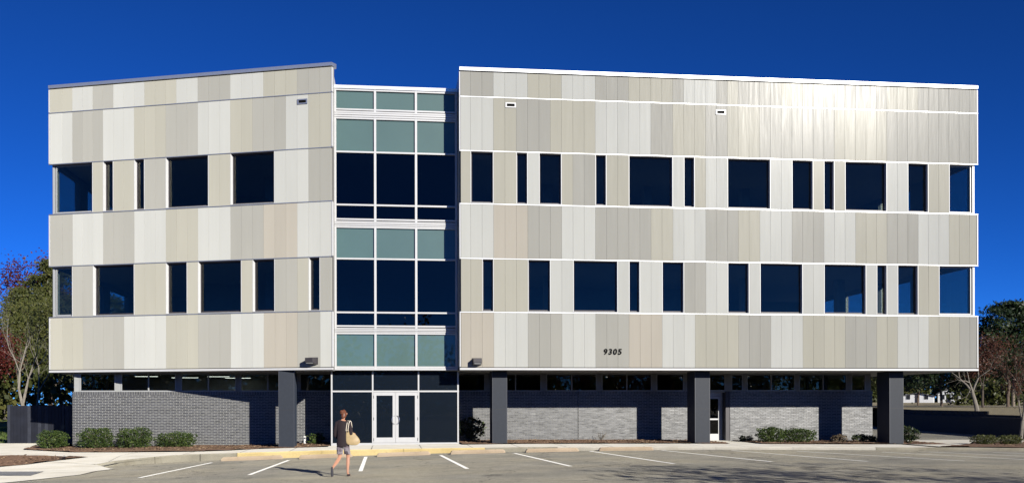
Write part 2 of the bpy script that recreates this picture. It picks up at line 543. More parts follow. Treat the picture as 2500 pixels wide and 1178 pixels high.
def sheet(name, pts, zf, mat, parent=None, off=0.0, cuts=CUTS, ycuts=(), thick=0.0):
    """flat sheet over a plan polygon, draped on the height function zf"""
    bm = bmesh.new()
    vs = [bm.verts.new((p[0], p[1], 0)) for p in pts]
    bm.faces.new(vs)
    x0 = min(p[0] for p in pts); x1 = max(p[0] for p in pts)
    for c in cuts:
        if x0 < c < x1:
            bmesh.ops.bisect_plane(bm, geom=bm.verts[:] + bm.edges[:] + bm.faces[:], plane_co=(c, 0, 0), plane_no=(1, 0, 0))
    for c in ycuts:
        bmesh.ops.bisect_plane(bm, geom=bm.verts[:] + bm.edges[:] + bm.faces[:], plane_co=(0, c, 0), plane_no=(0, 1, 0))
    for v in bm.verts: v.co.z = zf(v.co.x, v.co.y) + off
    bmesh.ops.recalc_face_normals(bm, faces=bm.faces[:])
    if sum(f.normal.z for f in bm.faces) < 0:
        bmesh.ops.reverse_faces(bm, faces=bm.faces[:])
    me = bpy.data.meshes.new(name)
    bm.to_mesh(me); bm.free()
    me.materials.append(mat)
    o = bpy.data.objects.new(name, me)
    return link(o, parent)

# ------------------------------------------------------------------ setting: ground sheets
def far_z(x, y):
    # flat lot, the land rises a little beyond the retaining wall on the right
    return -0.75
g = MB()
g.v = [(-900, -900, -0.8), (900, -900, -0.8), (900, 900, -0.8), (-900, 900, -0.8)]; g.f = [(0, 1, 2, 3)]
tag(g.build('ground', M['terrain']), kind='structure')

# kerb line in plan, from the left driveway round to the right (front edge of the raised walk)
KERB = [(-12.45, -5.4), (-12.1, -4.65), (-11.4, -4.0), (-10.7, -3.45), (-10.0, -3.05), (-9.1, -2.75), (-8.35, -2.6)]
KR = [-8.35, -5.3, -2.3, 0.75, 3.5, 6.6, 9.7, 12.8, 16.2]
lot = [(-60, -60), (60, -60), (60, -5.2), (27, -4.2), (22.5, -3.3), (19, -2.65), (-8.35, -2.6)] + KERB[::-1][1:] + [(-11.6, -6.65), (-11.9, -7.55), (-11.92, -9.2), (-12.68, -11.05), (-13.2, -12.05), (-15.5, -14.8), (-60, -19)]
tag(sheet('parking_lot', lot, az, M['asphalt']), kind='structure')

LINES = [([-9.79, -11.17], [-8.99, -4.15]), ([-6.74, -11.46], [-6.34, -4.21]), ([-3.64, -11.48], [-3.67, -3.64]), ([-0.62, -11.85], [-1.0, -4.08]), ([2.38, -11.79], [1.71, -3.75]), ([5.55, -11.48], [4.65, -3.14]), ([8.78, -10.86], [7.42, -3.07]), ([11.93, -10.68], [10.02, -3.5]), ([15.36, -10.28], [12.43, -3.9]), ([18.3, -10.2], [15.6, -4.3]), ([21.0, -10.4], [17.58, -4.17]), ([23.9, -10.4], [19.92, -4.5])]
lnames = ['second from the left', 'third']
for i, (a, b) in enumerate(LINES):
    A = Vector((a[0], a[1])); B = Vector((b[0], b[1]))
    d = (B - A).normalized(); n = Vector((-d.y, d.x)) * 0.06
    p = [A - n, A + n, B + n, B - n]
    o = sheet('parking_line', [(q.x, q.y) for q in p], az, M['line'], off=0.005)
    tag(o, kind='structure')

# raised walk: dark joint bed first, slabs 1 cm above it
walk_bed = [(19, -2.5), (19.2, 0.9), (-9, 0.9), (-13, -0.4), (-15, 0.1), (-16.6, 1.9), (-17.6, 3.2), (-19.4, 10.5), (-24, 11.5), (-30, -9), (-30, -16.2), (-15.5, -14.6), (-13.25, -11.9), (-12.75, -11.0), (-12.0, -9.2), (-11.98, -7.55), (-11.7, -6.68)] + [(x + 0.12, y + 0.1) for x, y in KERB]
walk = tag(sheet('sidewalk', walk_bed, lambda x, y: wz(x, y) - 0.06, M['joint'], ycuts=(-3.2, -4, -4.8, -5.6, -6.4)), kind='structure')
def slab(pts):
    sheet('slab', pts, wz, M['concrete'], walk, ycuts=(-3.2, -4, -4.8, -5.6, -6.4) if min(p[1] for p in pts) < -3.2 else ())
G = 0.012
xs = [-8.3, -6.5, -4.75, -3.5, -1.62, 0.3, 2.1, 3.9, 5.7, 7.5, 9.3, 11.1, 12.9, 14.7, 16.5, 18.9]
for a, b in zip(xs, xs[1:]):
    back = 0.62
    slab([(a + G, -2.46), (b - G, -2.46), (b - G, back), (a + G, back)])
for a, b in ((-5.3, -3.5), (-3.5, -1.62), (-1.62, 0.12)):
    slab([(a + G, 0.64), (b - G, 0.64), (b - G, 1.56), (a + G, 1.56)])
slab([(11.35, 0.64), (12.75, 0.64), (12.75, 2.6), (11.35, 2.6)])
slab([(11.35, 2.62), (12.75, 2.62), (12.75, 4.85), (11.35, 4.85)])
# left forecourt slabs
slab([(-8.31, -2.42), (-8.31, 0.6), (-10.2, -0.75), (-10.2, -3.05), (-9.1, -2.62)])
slab([(-10.22, -0.77), (-12.3, -0.7), (-12.3, -4.75), (-12.0, -4.45), (-11.35, -3.85), (-10.65, -3.3), (-10.22, -3.07)])
slab([(-12.32, -0.7), (-14.75, -0.15), (-16.5, -2.75), (-15.0, -3.13), (-13.36, -3.52), (-14.3, -4.43), (-12.7, -5.3), (-12.45, -5.2), (-12.32, -4.85)])
slab([(-14.77, -0.12), (-16.5, 1.65), (-17.4, 2.6), (-21, 1.6), (-22.5, -1.4), (-16.52, -2.74)])
slab([(-17.42, 2.65), (-18.5, 6.4), (-24, 6.2), (-21.05, 1.65)])
slab([(-18.52, 6.45), (-19.4, 10.3), (-23.9, 11.2), (-25, 6.25)])
slab([(-12.72, -5.32), (-14.32, -4.46), (-14.8, -5.06), (-15.54, -5.53), (-22, -7.2), (-22, -8.0), (-11.98, -8.0), (-11.92, -7.55), (-11.65, -6.66), (-12.5, -5.42)])
slab([(-11.96, -8.02), (-22, -8.02), (-22, -15), (-15.4, -14.4), (-13.2, -11.95), (-12.7, -11.0), (-11.95, -9.2)])
# storm drain: slatted steel cover lying flush in the concrete
gr = empty('storm_drain', (-13.4, -10.6, -0.42))
def dz(x, y): return wz(x, y) + 0.012 + 0.42
DQ = [(-17.0, -6.45), (-13.59, -7.27), (-13.36, -9.18), (-17.0, -8.0)]
for i in range(12):
    u0, u1 = i / 12.0 + 0.006, (i + 1) / 12.0 - 0.006
    l0 = Vector(DQ[0]).lerp(Vector(DQ[3]), u0); r0 = Vector(DQ[1]).lerp(Vector(DQ[2]), u0)
    l1 = Vector(DQ[0]).lerp(Vector(DQ[3]), u1); r1 = Vector(DQ[1]).lerp(Vector(DQ[2]), u1)
    o = sheet('slat', [tuple(l1), tuple(r1), tuple(r0), tuple(l0)], dz, M['drain'], gr)
    o.location = (13.4, 10.6, 0)
tag(gr, 'slate grey drain cover set flush in the pale concrete at lower left', 'drain')

# kerbs
def kerb_piece(parent, x0, x1, mat):
    k = 4
    mb = MB(); rings = []
    for i in range(k + 1):
        x = x0 + 0.006 + (x1 - x0 - 0.012) * i / k
        t = sz(x) + 0.006; b = az(x) - 0.1
        rings.append([(x, -2.47, b), (x, -2.63, b), (x, -2.61, t - 0.03), (x, -2.58, t), (x, -2.47, t)])
    mb.loft(rings)
    return mb.build('kerb_section', mat, parent)
kerb = empty('kerb')
tag(kerb, kind='structure')
for i, (a, b) in enumerate(zip(KR, KR[1:])):
    kerb_piece(kerb, a, b, M['yellow'] if b <= 0.8 else (M['concrete_old'] if b <= 3.6 else M['concrete']))
def kerb_path(pts, mat, w_=0.16):
    """free kerb following a plan path, inner side to the left of travel"""
    mb = MB(); rings = []; sg = 1 if w_ > 0 else -1
    for i, p in enumerate(pts):
        a = Vector(pts[max(0, i - 1)]); b = Vector(pts[min(len(pts) - 1, i + 1)])
        d = (b - a).normalized(); n = Vector((-d.y, d.x))
        q = Vector(p); r = q + n * w_
        t = wz(q.x, q.y) + 0.006
        bz = az(q.x) - 0.1
        rings.append([(r.x, r.y, bz), (q.x, q.y, bz), (q.x + n.x * .02 * sg, q.y + n.y * .02 * sg, t - 0.03), (q.x + n.x * .05 * sg, q.y + n.y * .05 * sg, t), (r.x, r.y, t)])
    mb.loft(rings)
    return mb.build('kerb_section', mat, kerb)
kerb_path([(-8.36, -2.6), (-9.1, -2.75), (-9.6, -2.9)][::1], M['concrete_old'], -0.16)
kerb_path([(-9.62, -2.91), (-10.0, -3.05), (-10.7, -3.45), (-11.0, -3.68)], M['concrete_old'], -0.16)
kerb_path([(-11.02, -3.7), (-11.4, -4.0), (-12.1, -4.65), (-12.45, -5.4)], M['concrete_old'], -0.16)
kerb_path([(27, -4.2), (24.5, -3.7), (22.5, -3.3)], M['concrete_old'], -0.16)
kerb_path([(22.48, -3.3), (20.5, -2.9), (19, -2.65), (16.22, -2.62)], M['concrete_old'], -0.16)

# planting beds
def bed(name, pts, label=None):
    o = sheet(name, pts, wz, M['mulch'], off=0.02, cuts=CUTS + [x * 0.7 for x in range(-28, 40)], ycuts=[y * 0.45 for y in range(-12, 14)])
    rng = random.Random(hash(name) % 999)
    for v in o.data.vertices:
        v.co.z += rng.uniform(-0.01, 0.035)
    for p in o.data.polygons: p.use_smooth = True
    return tag(o, kind='structure')
bed('planting_bed', [(-5.25, 4.42), (-16.2, 4.42), (-18.3, 6.2), (-17.6, 2.7), (-16.6, 1.6), (-14.9, -0.15), (-12.8, -0.72), (-9.8, -0.78), (-7.9, 0.5), (-5.25, 0.6)])
bed('planting_bed', [(0.12, 0.58), (11.38, 0.58), (11.38, 4.42), (0.05, 4.42)])
bed('planting_bed', [(12.73, 0.58), (19.15, 0.58), (19.6, 0.2), (20.9, 0.35), (21.2, 3.4), (19.6, 4.42), (12.8, 4.42)])
bed('planting_bed', [(-15.52, -5.56), (-14.78, -5.08), (-14.3, -4.45), (-13.3, -3.52), (-15.02, -3.1), (-16.52, -2.72), (-22.5, -1.3), (-22, -7.2)])
bed('planting_bed', [(22.0, 0.4), (19.3, -1.9), (22.3, -2.9), (30, -4.6), (30, 3.0), (24.0, 3.3)])
# concrete walk crossing on the right and the side road beyond
tag(sheet('side_path', [(19.3, -1.8), (21.9, 0.45), (24, 3.6), (30, 3.2), (30, 6.2), (21.3, 6.0), (21.2, 0.3), (19.2, 0.6)], sz, M['concrete'], off=0.012), kind='structure')
tag(sheet('side_road', [(19.8, 6.0), (60, 6.4), (60, 10.5), (36.8, 10), (35.0, 30.5), (40, 60), (32, 60), (19.8, 34)], lambda x, y: -0.33, M['road']), kind='structure')
# lawn at far left
lawn = tag(sheet('lawn', [(-70, 11.7), (-19.5, 11.5), (-17, 20), (-17, 60), (-70, 60)], lambda x, y: -0.3 + 0.01 * (y - 11), M['lawn'], cuts=[-60, -50, -40, -30, -25], ycuts=[20, 30, 40]), kind='structure')
# raised bank behind the retaining wall (right)
def bank_z(x, y): return 0.8 + 0.0165 * (y - 12) if y < 36 else 1.2 + 0.002 * (y - 36)
tag(sheet('grass_bank', [(32.4, 12.2), (70, 9), (420, 60), (420, 380), (60, 380), (36, 120), (35.4, 33)], bank_z, M['drygrass'], cuts=[40, 60, 100], ycuts=[20, 36, 60, 100]), kind='structure')
tag(sheet('lane', [(36.4, 39), (70, 33), (140, 36), (140, 43), (70, 40), (36.6, 46)], bank_z, M['road'], off=0.03, cuts=[40, 60, 100], ycuts=[36]), kind='structure')

# ================================================================== the office building
bld = empty('office_building', (0, 0, -0.05))
tag(bld, 'three-storey office building clad in vertical white, sand and grey panels with angled left wing', 'building')
BZ = 0.05     # parts are placed in world heights: the Empty sits 5 cm below zero

def part(mb, name, mat, loc=(0, 0, 0), rz=0.0, smooth=False):
    o = mb.build(name, mat, bld, (loc[0], loc[1], loc[2] + BZ), rz, smooth)
    return o

Z_LIP, Z4, ZB, Z3, ZA, Z2, Z1, ZC, ZT = 3.06, 5.285, 7.43, 9.62, 11.74, 13.905, 14.92, 15.08, 15.08
ROWS = {'4': (Z_LIP, Z4), 'B': (Z4, ZB), '3': (ZB, Z3), 'A': (Z3, ZA), '2': (ZA, Z2), '1': (Z2, Z1)}
prng = random.Random(5)

def wing(seams, colours, wins, length, loc, rz, end):
    """upper wing facade: local x along the facade, y inward, z world height"""
    # structural wall behind the panels (bands solid, window rows between the openings)
    mb = MB()
    for r in ('4', '3', '2', '1'):
        z0, z1 = ROWS[r]
        z0 += 0.001; z1 -= 0.001
        mb.box(0.02, length - 0.02, 0.056, 0.27, z0 if r != '4' else 2.97, z1)
    for r in ('A', 'B'):
        z0, z1 = ROWS[r]
        solid = [True] * (len(seams) - 1)
        for a, b in wins[r]:
            for i in range(a, b + 1): solid[i] = False
        i = 0
        while i < len(solid):
            if solid[i]:
                j = i
                while j + 1 < len(solid) and solid[j + 1]: j += 1
                mb.box(seams[i] + 0.02, seams[j + 1] - 0.02, 0.056, 0.27, z0, z1)
                i = j + 1
            else: i += 1
    wall = part(mb, 'wing_wall', M['backing'], loc, rz)
    # one object per panel
    for r, (z0, z1) in ROWS.items():
        skip = set()
        for a, b in wins.get(r, ()):
            skip.update(range(a, b + 1))
        for i in range(len(seams) - 1):
            if i in skip: continue
            x0, x1 = seams[i] + 0.003, seams[i + 1] - 0.003
            if i == 0: x0 += 0.035
            if i == len(seams) - 2: x1 -= 0.035
            wd, ht = x1 - x0, z1 - z0 - 0.038
            bm = bmesh.new()
            bmesh.ops.create_cube(bm, size=1.0)
            for v in bm.verts:
                v.co.x *= wd; v.co.y = v.co.y * 0.05; v.co.z *= ht
            es = [e for e in bm.edges if all(v.co.y < 0 for v in e.verts)]
            bmesh.ops.bevel(bm, geom=es, offset=0.003, segments=1, affect='EDGES')
            me = bpy.data.meshes.new('panel')
            bm.to_mesh(me); bm.free()
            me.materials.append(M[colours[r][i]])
            inst('panel', me, wall, ((x0 + x1) / 2, 0.027, (z0 + z1) / 2), (R(prng.gauss(0, 0.10)), 0, R(prng.gauss(0, 0.16))))
    # metal joint trims between the bands
    for z in (Z4, ZB, Z3, ZA, Z2):
        MB().extrude_x([(-0.022, z - 0.016), (-0.022, z + 0.008), (-0.012, z + 0.018), (0.054, z + 0.018), (0.054, z - 0.016)], -0.02, length + 0.02).build('joint_trim', M['alu'], wall)
    MB().extrude_x([(-0.035, 2.965), (-0.035, 3.03), (-0.015, 3.05), (0.054, 3.05), (0.054, 2.965)], -0.02, length + 0.02).build('base_trim', M['alu_white'], wall)
    MB().extrude_x([(-0.045, Z1 + 0.02), (-0.055, ZT - 0.01), (0.42, ZT + 0.05), (0.42, Z1 + 0.02)], -0.015, length + 0.015).build('coping', M['alu'], wall)
    for x in (0.0, length):
        for z0, z1 in ((Z_LIP, Z4), (ZB, Z3), (ZA, Z2), (Z2, Z1)):
            MB().box(x - 0.022, x + 0.022, -0.018, 0.1, z0 + 0.03, z1 - 0.03).build('corner_trim', M['alu_white'], wall)
    return wall

def upper_window(x0, x1, z0, z1, loc, rz, mull=(), corner=None):
    """recessed window; corner = 'L' or 'R' leaves that side open with a slim post"""
    D0, D1 = -0.004, 0.25
    f = MB()
    a, b, c, d = x0 + 0.023, x1 - 0.023, z0 + 0.076, z1 - 0.049
    t = 0.045
    f.box(a, a + t, 0.17, 0.24, c, d).box(b - t, b, 0.17, 0.24, c, d)
    f.box(a + t, b - t, 0.17, 0.24, c, c + t).box(a + t, b - t, 0.17, 0.24, d - t, d)
    wobj = part(f, 'window', M['bronze'] if corner is None else M['alu_grey'], loc, rz)
    if corner != 'L': MB().box(x0, x0 + 0.022, D0, D1, z0 + 0.027, z1 - 0.025).build('jamb', M['jamb'], wobj)
    if corner != 'R': MB().box(x1 - 0.022, x1, D0, D1, z0 + 0.027, z1 - 0.025).build('jamb', M['jamb'], wobj)
    MB().box(x0 + 0.023, x1 - 0.023, D0 + 0.03, D1, z1 - 0.048, z1 - 0.026).build('head', M['bronze'], wobj)  # dark bronze here stands in for the shade under the window top
    MB().extrude_x([(-0.03, z0 + 0.028), (-0.03, z0 + 0.045), (0.25, z0 + 0.075), (0.25, z0 + 0.028)], x0 + 0.023, x1 - 0.023).build('sill', M['alu_white'], wobj)
    MB().box(a + t - 0.005, b - t + 0.005, 0.2, 0.212, c + t - 0.005, d - t + 0.005).build('pane', M['glass'], wobj)
    return wobj

# --- right wing
w_ = 0.4626
seamsR = [0.0] + [0.4255 + w_ * k for k in range(47)] + [22.056]
colR = {'1': 'GGGWWWTTTWWWGGGTTTTGWWWGTGGGGTTTTGGGGGGTTTGGGGGG', '2': 'WWWTTGGGTTTTWWWWWGGTTTGGTTTGGGGGGGTTTTTGGGGGGGGG',  # right half evened to grey and sand, as the sun glare washes out tones
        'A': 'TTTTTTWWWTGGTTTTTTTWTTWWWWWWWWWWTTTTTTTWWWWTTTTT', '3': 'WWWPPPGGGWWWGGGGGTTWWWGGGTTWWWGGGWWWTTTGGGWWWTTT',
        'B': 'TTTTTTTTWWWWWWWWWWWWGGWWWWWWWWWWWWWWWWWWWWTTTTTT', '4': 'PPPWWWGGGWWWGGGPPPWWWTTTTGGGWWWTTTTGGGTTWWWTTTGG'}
kA = [(0, 2), (4, 5), (6, 8), (11, 12), (14, 18), (19, 20), (23, 27), (29, 31), (32, 33), (34, 38), (40, 42)]
kB = [(1, 2), (5, 7), (9, 13), (14, 15), (17, 19), (23, 25), (26, 30), (32, 36), (37, 38), (39, 41)]
winsR = {'A': [(a + 1, b) for a, b in kA] + [(45, 47)], 'B': [(a + 1, b) for a, b in kB] + [(44, 47)]}
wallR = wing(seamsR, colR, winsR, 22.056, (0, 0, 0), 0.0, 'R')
for r in ('A', 'B'):
    z0, z1 = ROWS[r]
    for a, b in winsR[r]:
        last = b == 47
        x0, x1 = seamsR[a], seamsR[b + 1]
        if last: x1 = 21.9
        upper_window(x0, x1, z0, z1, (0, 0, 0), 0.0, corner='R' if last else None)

# --- left wing (angled): local frame starts at its far left end
LA = math.atan2(-4.35, 12.03)
LL = 12.792
seamsL = [0.0, 0.622, 1.107, 1.593, 2.079, 2.564, 3.05, 3.535, 4.021, 4.506, 4.992, 5.477, 5.963, 6.448, 6.934, 7.419, 7.905, 8.39, 8.875, 9.361, 9.846, 10.332, 10.817, 11.303, 11.788, 12.274, 12.792]
colL = {'1': 'TTWWGGWWWTTTWWGGGWWWTTTGGG', '2': 'WWGGGWWWTTTGGGWWWTTGGGWWTT', 'A': 'TTTTTTTTTGGGGGGTTTTTTWWWGG', '3': 'GGWWWGGGWWWTTTWWWGGGPPPWWW', 'B': 'GGGGGGGGTTTTTTTTTTTTTGGTGG', '4': 'TTTGGGGWWWWTTTGGGWWWPPPGGW'}
winsL = {'A': [(0, 3), (5, 5), (8, 8), (11, 14), (17, 20)], 'B': [(0, 1), (4, 7), (11, 12), (14, 17), (19, 20), (24, 24)]}
LLOC = (-17.08, 4.35, 0)
wallL = wing(seamsL, colL, winsL, LL, LLOC, LA, 'L')
for r in ('A', 'B'):
    z0, z1 = ROWS[r]
    for a, b in winsL[r]:
        x0, x1 = seamsL[a], seamsL[b + 1]
        if a == 0: x0 = 0.16
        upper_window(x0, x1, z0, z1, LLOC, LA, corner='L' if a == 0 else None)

# --- end walls, returns, rear, roofs, floors (the body the facade belongs to)
YB = 18.0
def side_wall(xo, thick, y0, name, glazed):
    """end wall along Y at x = xo (thickness towards the building)"""
    mb = MB()
    xa, xb = (xo, xo + thick) if thick > 0 else (xo + thick, xo)
    for r in ('4', '3', '2', '1'):
        z0, z1 = ROWS[r]
        mb.box(xa, xb, y0, YB, z0 if r != '4' else 2.97, z1)
    for r in ('A', 'B'):
        z0, z1 = ROWS[r]
        y = y0
        for g0, g1 in glazed:
            if g0 > y + 0.05: mb.box(xa, xb, y, g0, z0, z1)
            y = g1
        mb.box(xa, xb, y, YB, z0, z1)
    o = part(mb, name, M['W'])
    for r in ('A', 'B'):
        z0, z1 = ROWS[r]
        for g0, g1 in glazed:
            f = MB()
            xm = (xa + xb) / 2
            t = 0.05
            f.box(xm - 0.03, xm + 0.03, g0, g0 + t, z0, z1).box(xm - 0.03, xm + 0.03, g1 - t, g1, z0, z1)
            f.box(xm - 0.03, xm + 0.03, g0 + t, g1 - t, z0, z0 + t).box(xm - 0.03, xm + 0.03, g0 + t, g1 - t, z1 - t, z1)
            wo = part(f, 'window', M['alu_grey'])
            MB().box(xm - 0.006, xm + 0.006, g0 + t - .005, g1 - t + .005, z0 + t - .005, z1 - t + .005).build('pane', M['glass_clear'], wo)
    return o
side_wall(22.056, -0.25, 0.28, 'end_wall', [(0.34, 3.6), (5.2, 8.4), (10.0, 12.4), (13.6, 16.4)])
side_wall(-17.08, 0.25, 4.75, 'end_wall', [(4.85, 7.9), (9.0, 11.6), (12.8, 16.6)])
# slim pale corner posts of the wrap-around windows
for r in ('A', 'B'):
    z0, z1 = ROWS[r]
    part(MB().box(21.9, 21.985, 0.1, 0.19, z0 + 0.027, z1 - 0.025), 'corner_post', M['alu_white'])
    part(MB().box(-16.98, -16.89, 4.46, 4.56, z0 + 0.027, z1 - 0.025), 'corner_post', M['alu_grey'])
# returns beside the recessed curtain wall
def ret(x0, x1, y0, y1):
    o = part(MB().box(x0, x1, y0, y1, 2.97, Z1), 'return_wall', M['backing'])
    xf = x0 if x1 > -1 else x1
    for z0, z1 in ROWS.values():
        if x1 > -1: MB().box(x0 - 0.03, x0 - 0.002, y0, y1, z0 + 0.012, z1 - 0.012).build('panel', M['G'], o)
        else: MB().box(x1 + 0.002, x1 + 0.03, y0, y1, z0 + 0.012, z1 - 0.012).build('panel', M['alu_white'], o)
    return o
ret(0.02, 0.25, 0.28, 3.0)
ret(-5.3, -5.06, 0.3, 3.0)
part(MB().box(-17.0, 22.0, YB - 0.25, YB, 2.97, Z1), 'rear_wall', M['W'])
def plan(mbz0, mbz1, name, mat, inset=0.3):
    l = [(-16.8, 4.35 + inset * 1.1), (-5.3, 0.28), (-5.3, YB - 0.26), (-16.8, YB - 0.26)]
    r = [(0.26, 0.28), (21.79, 0.28), (21.79, YB - 0.26), (0.26, YB - 0.26)]
    c = [(-5.299, 1.45), (0.259, 1.45), (0.259, YB - 0.26), (-5.299, YB - 0.26)]
    mb = MB()
    for p in (l, r): mb.prism(p, mbz0, mbz1)
    return part(mb, name, mat), part(MB().prism(c, mbz0, mbz1), name, mat)
for z0, z1, nm, m in ((4.15, 4.4, 'floor_slab', 'interior_dark'), (7.6, 7.7, 'ceiling', 'interior'), (8.45, 8.7, 'floor_slab', 'interior_dark'), (11.9, 12.0, 'ceiling', 'interior'), (14.25, 14.45, 'roof', 'roof')):
    plan(z0, z1, nm, M[m])
# soffits
so = MB().prism([(-17.06, 4.36), (-5.04, 0.02), (-5.04, 17.9), (-17.06, 17.9)], 2.955, 2.968).prism([(0.02, 0.02), (22.03, 0.02), (22.03, 17.9), (0.02, 17.9)], 2.955, 2.968)
part(so, 'soffit', M['soffit'])
part(MB().prism([(-5.03, 1.3), (0.01, 1.3), (0.01, 17.9), (-5.03, 17.9)], 2.972, 2.982), 'soffit', M['soffit'])
# small recessed downlights in the soffit
for x, y in ((-14.6, 4.1), (-11.9, 3.3), (-9.2, 2.6), (-6.3, 2.3), (3.4, 2.3), (6.1, 2.3), (8.6, 2.3), (13.2, 2.3), (16.0, 2.3), (20.6, 2.3)):
    part(MB().tube((x, y, 2.954), (x, y, 2.93), 0.07, 0.075, 12), 'downlight', M['alu_white'])
# interior walls and columns seen dimly through the glass
for x, y, dx, dy in ((-8.3, 11.5, 3.6, 0.1), (7.4, 11.5, 6.9, 0.1)):
    for z0, z1 in ((4.4, 7.6), (8.7, 11.9)):
        part(MB().box(x - dx, x + dx, y - dy, y + dy, z0, z1), 'partition', M['interior'])
for x in (-13.0, -8.2, 4.6, 9.4, 14.2, 19.0):
    for z0, z1 in ((4.4, 7.6), (8.7, 11.9)):
        part(MB().box(x - 0.2, x + 0.2, 6.6, 7.0, z0, z1), 'inner_column', M['interior'])

# --- recessed curtain wall over the entrance
YC = 1.15
cx_ = [-5.03, -3.38, -1.72, -0.035]
cz = [(13.565, 14.36, 's'), (11.845, 13.21, 's'), (9.695, 11.845, 'v'), (9.11, 9.695, 'v'), (7.51, 8.795, 's'), (5.33, 7.51, 'v'), (4.775, 5.33, 'v'), (3.11, 4.48, 's')]
mull = MB()
cw = part(MB().box(-5.03, -0.035, YC + 0.135, YC + 0.17, 13.22, 13.55).box(-5.03, -0.035, YC + 0.135, YC + 0.17, 8.81, 9.09).box(-5.03, -0.035, YC + 0.135, YC + 0.17, 4.5, 4.76), 'curtain_wall', M['backing'])
for i, x in enumerate((-4.99, -3.38, -1.72, -0.075)):
    hw = 0.045
    MB().box(x - hw, x + hw, YC - 0.03, YC + 0.13, 3.02, 14.40).build('mullion', M['alu_white'], cw)
bars = [14.36, 13.565, 13.21, 11.845, 9.695, 9.11, 8.795, 7.51, 5.33, 4.775, 4.48, 3.11]
bx = [(-4.944, -3.426), (-3.334, -1.766), (-1.674, -0.121)]
for z in bars:
    for a, b in bx:
        MB().box(a, b, YC - 0.022, YC + 0.12, z - 0.033, z + 0.033).build('rail', M['alu_white'], cw)
# stacked slab-edge profiles
for z0, z1 in ((13.22, 13.55), (8.81, 9.09), (4.5, 4.76)):
    h3 = (z1 - z0 - 0.07) / 3
    for k in range(3):
        za = z0 + 0.03 + k * h3
        MB().box(-5.03, -0.035, YC - 0.055 - 0.012 * (k % 2), YC - 0.031, za, za + h3 - 0.018).build('slab_edge_profile', M['alu_white'], cw)
for z0, z1, k in cz:
    for a, b in bx:
        y = YC + 0.03
        if k == 's':
            MB().box(a - 0.003, b + 0.003, y + 0.04, y + 0.055, z0 + 0.03, z1 - 0.03).build('spandrel_pane', M['spandrel'], cw)
        else:
            MB().box(a - 0.003, b + 0.003, y + 0.04, y + 0.052, z0 + 0.03, z1 - 0.03).build('pane', M['glass_dark'], cw)
MB().extrude_x([(YC - 0.07, 14.40), (YC - 0.08, 14.53), (YC + 0.5, 14.56), (YC + 0.5, 14.40)], -5.04, -0.03).build('coping', M['alu'], cw)
MB().extrude_x([(YC - 0.06, 2.985), (YC - 0.06, 3.05), (YC - 0.03, 3.07), (YC + 0.14, 3.07), (YC + 0.14, 2.985)], -5.04, -0.03).build('sill', M['alu_white'], cw)

# --- entrance screen
YE = 1.6
ZG = -0.04
ent = part(MB().box(-5.2, 0.04, YE - 0.01, YE + 0.12, ZG - 0.1, ZG + 0.05), 'entrance_screen', M['alu_white'])
for x in (-5.17, -3.505, -1.625, 0.01):
    MB().box(x - 0.03, x + 0.03, YE - 0.03, YE + 0.1, ZG + 0.05, 2.97).build('mullion', M['alu_white'], ent)
for a, b in ((-5.139, -3.536), (-3.474, -1.656), (-1.594, -0.021)):
    MB().box(a, b, YE - 0.025, YE + 0.09, 2.10, 2.165).build('rail', M['alu_white'], ent)
    MB().box(a, b, YE + 0.03, YE + 0.042, 2.16, 2.955).build('pane', M['glass_film'], ent)
for a, b in ((-5.139, -3.536), (-1.594, -0.021)):
    MB().box(a, b, YE + 0.03, YE + 0.042, ZG + 0.045, 2.105).build('pane', M['glass_film'], ent)
def leaf(x0, x1, pull_side):
    s = 0.115
    f = MB().box(x0, x0 + s, YE - 0.02, YE + 0.03, ZG + 0.06, 2.09).box(x1 - s, x1, YE - 0.02, YE + 0.03, ZG + 0.06, 2.09)
    f.box(x0 + s, x1 - s, YE - 0.02, YE + 0.03, ZG + 0.06, ZG + 0.27).box(x0 + s, x1 - s, YE - 0.02, YE + 0.03, 1.96, 2.09)
    d = part(f, 'door', M['alu_white'])
    MB().box(x0 + s - .004, x1 - s + .004, YE, YE + 0.012, ZG + 0.265, 1.965).build('pane', M['glass_film'], d)
    MB().box(x0 + s + 0.01, x1 - s - 0.01, YE + 0.018, YE + 0.05, 0.93, 0.985).build('push_bar', M['alu_white'], d)
    xc = x1 - 0.06 if pull_side > 0 else x0 + 0.06
    pts = []
    for i in range(9):
        t = -math.pi / 2 + math.pi * i / 8
        pts.append((xc - pull_side * 0.16 * math.cos(t) * 0.7 + pull_side * 0.02, YE - 0.03 - 0.05 * math.cos(t), 0.95 + 0.17 * math.sin(t)))
    MB().path(pts, 0.014, 8).build('pull_handle', M['steel'], d)
    xh = x0 if pull_side > 0 else x1
    for z in (0.15, 1.0, 1.9):
        MB().box(xh - 0.012, xh + 0.012, YE - 0.035, YE - 0.021, z - 0.06, z + 0.06).build('hinge', M['black'], d)
leaf(-3.47, -2.575, 1)
leaf(-2.565, -1.66, -1)
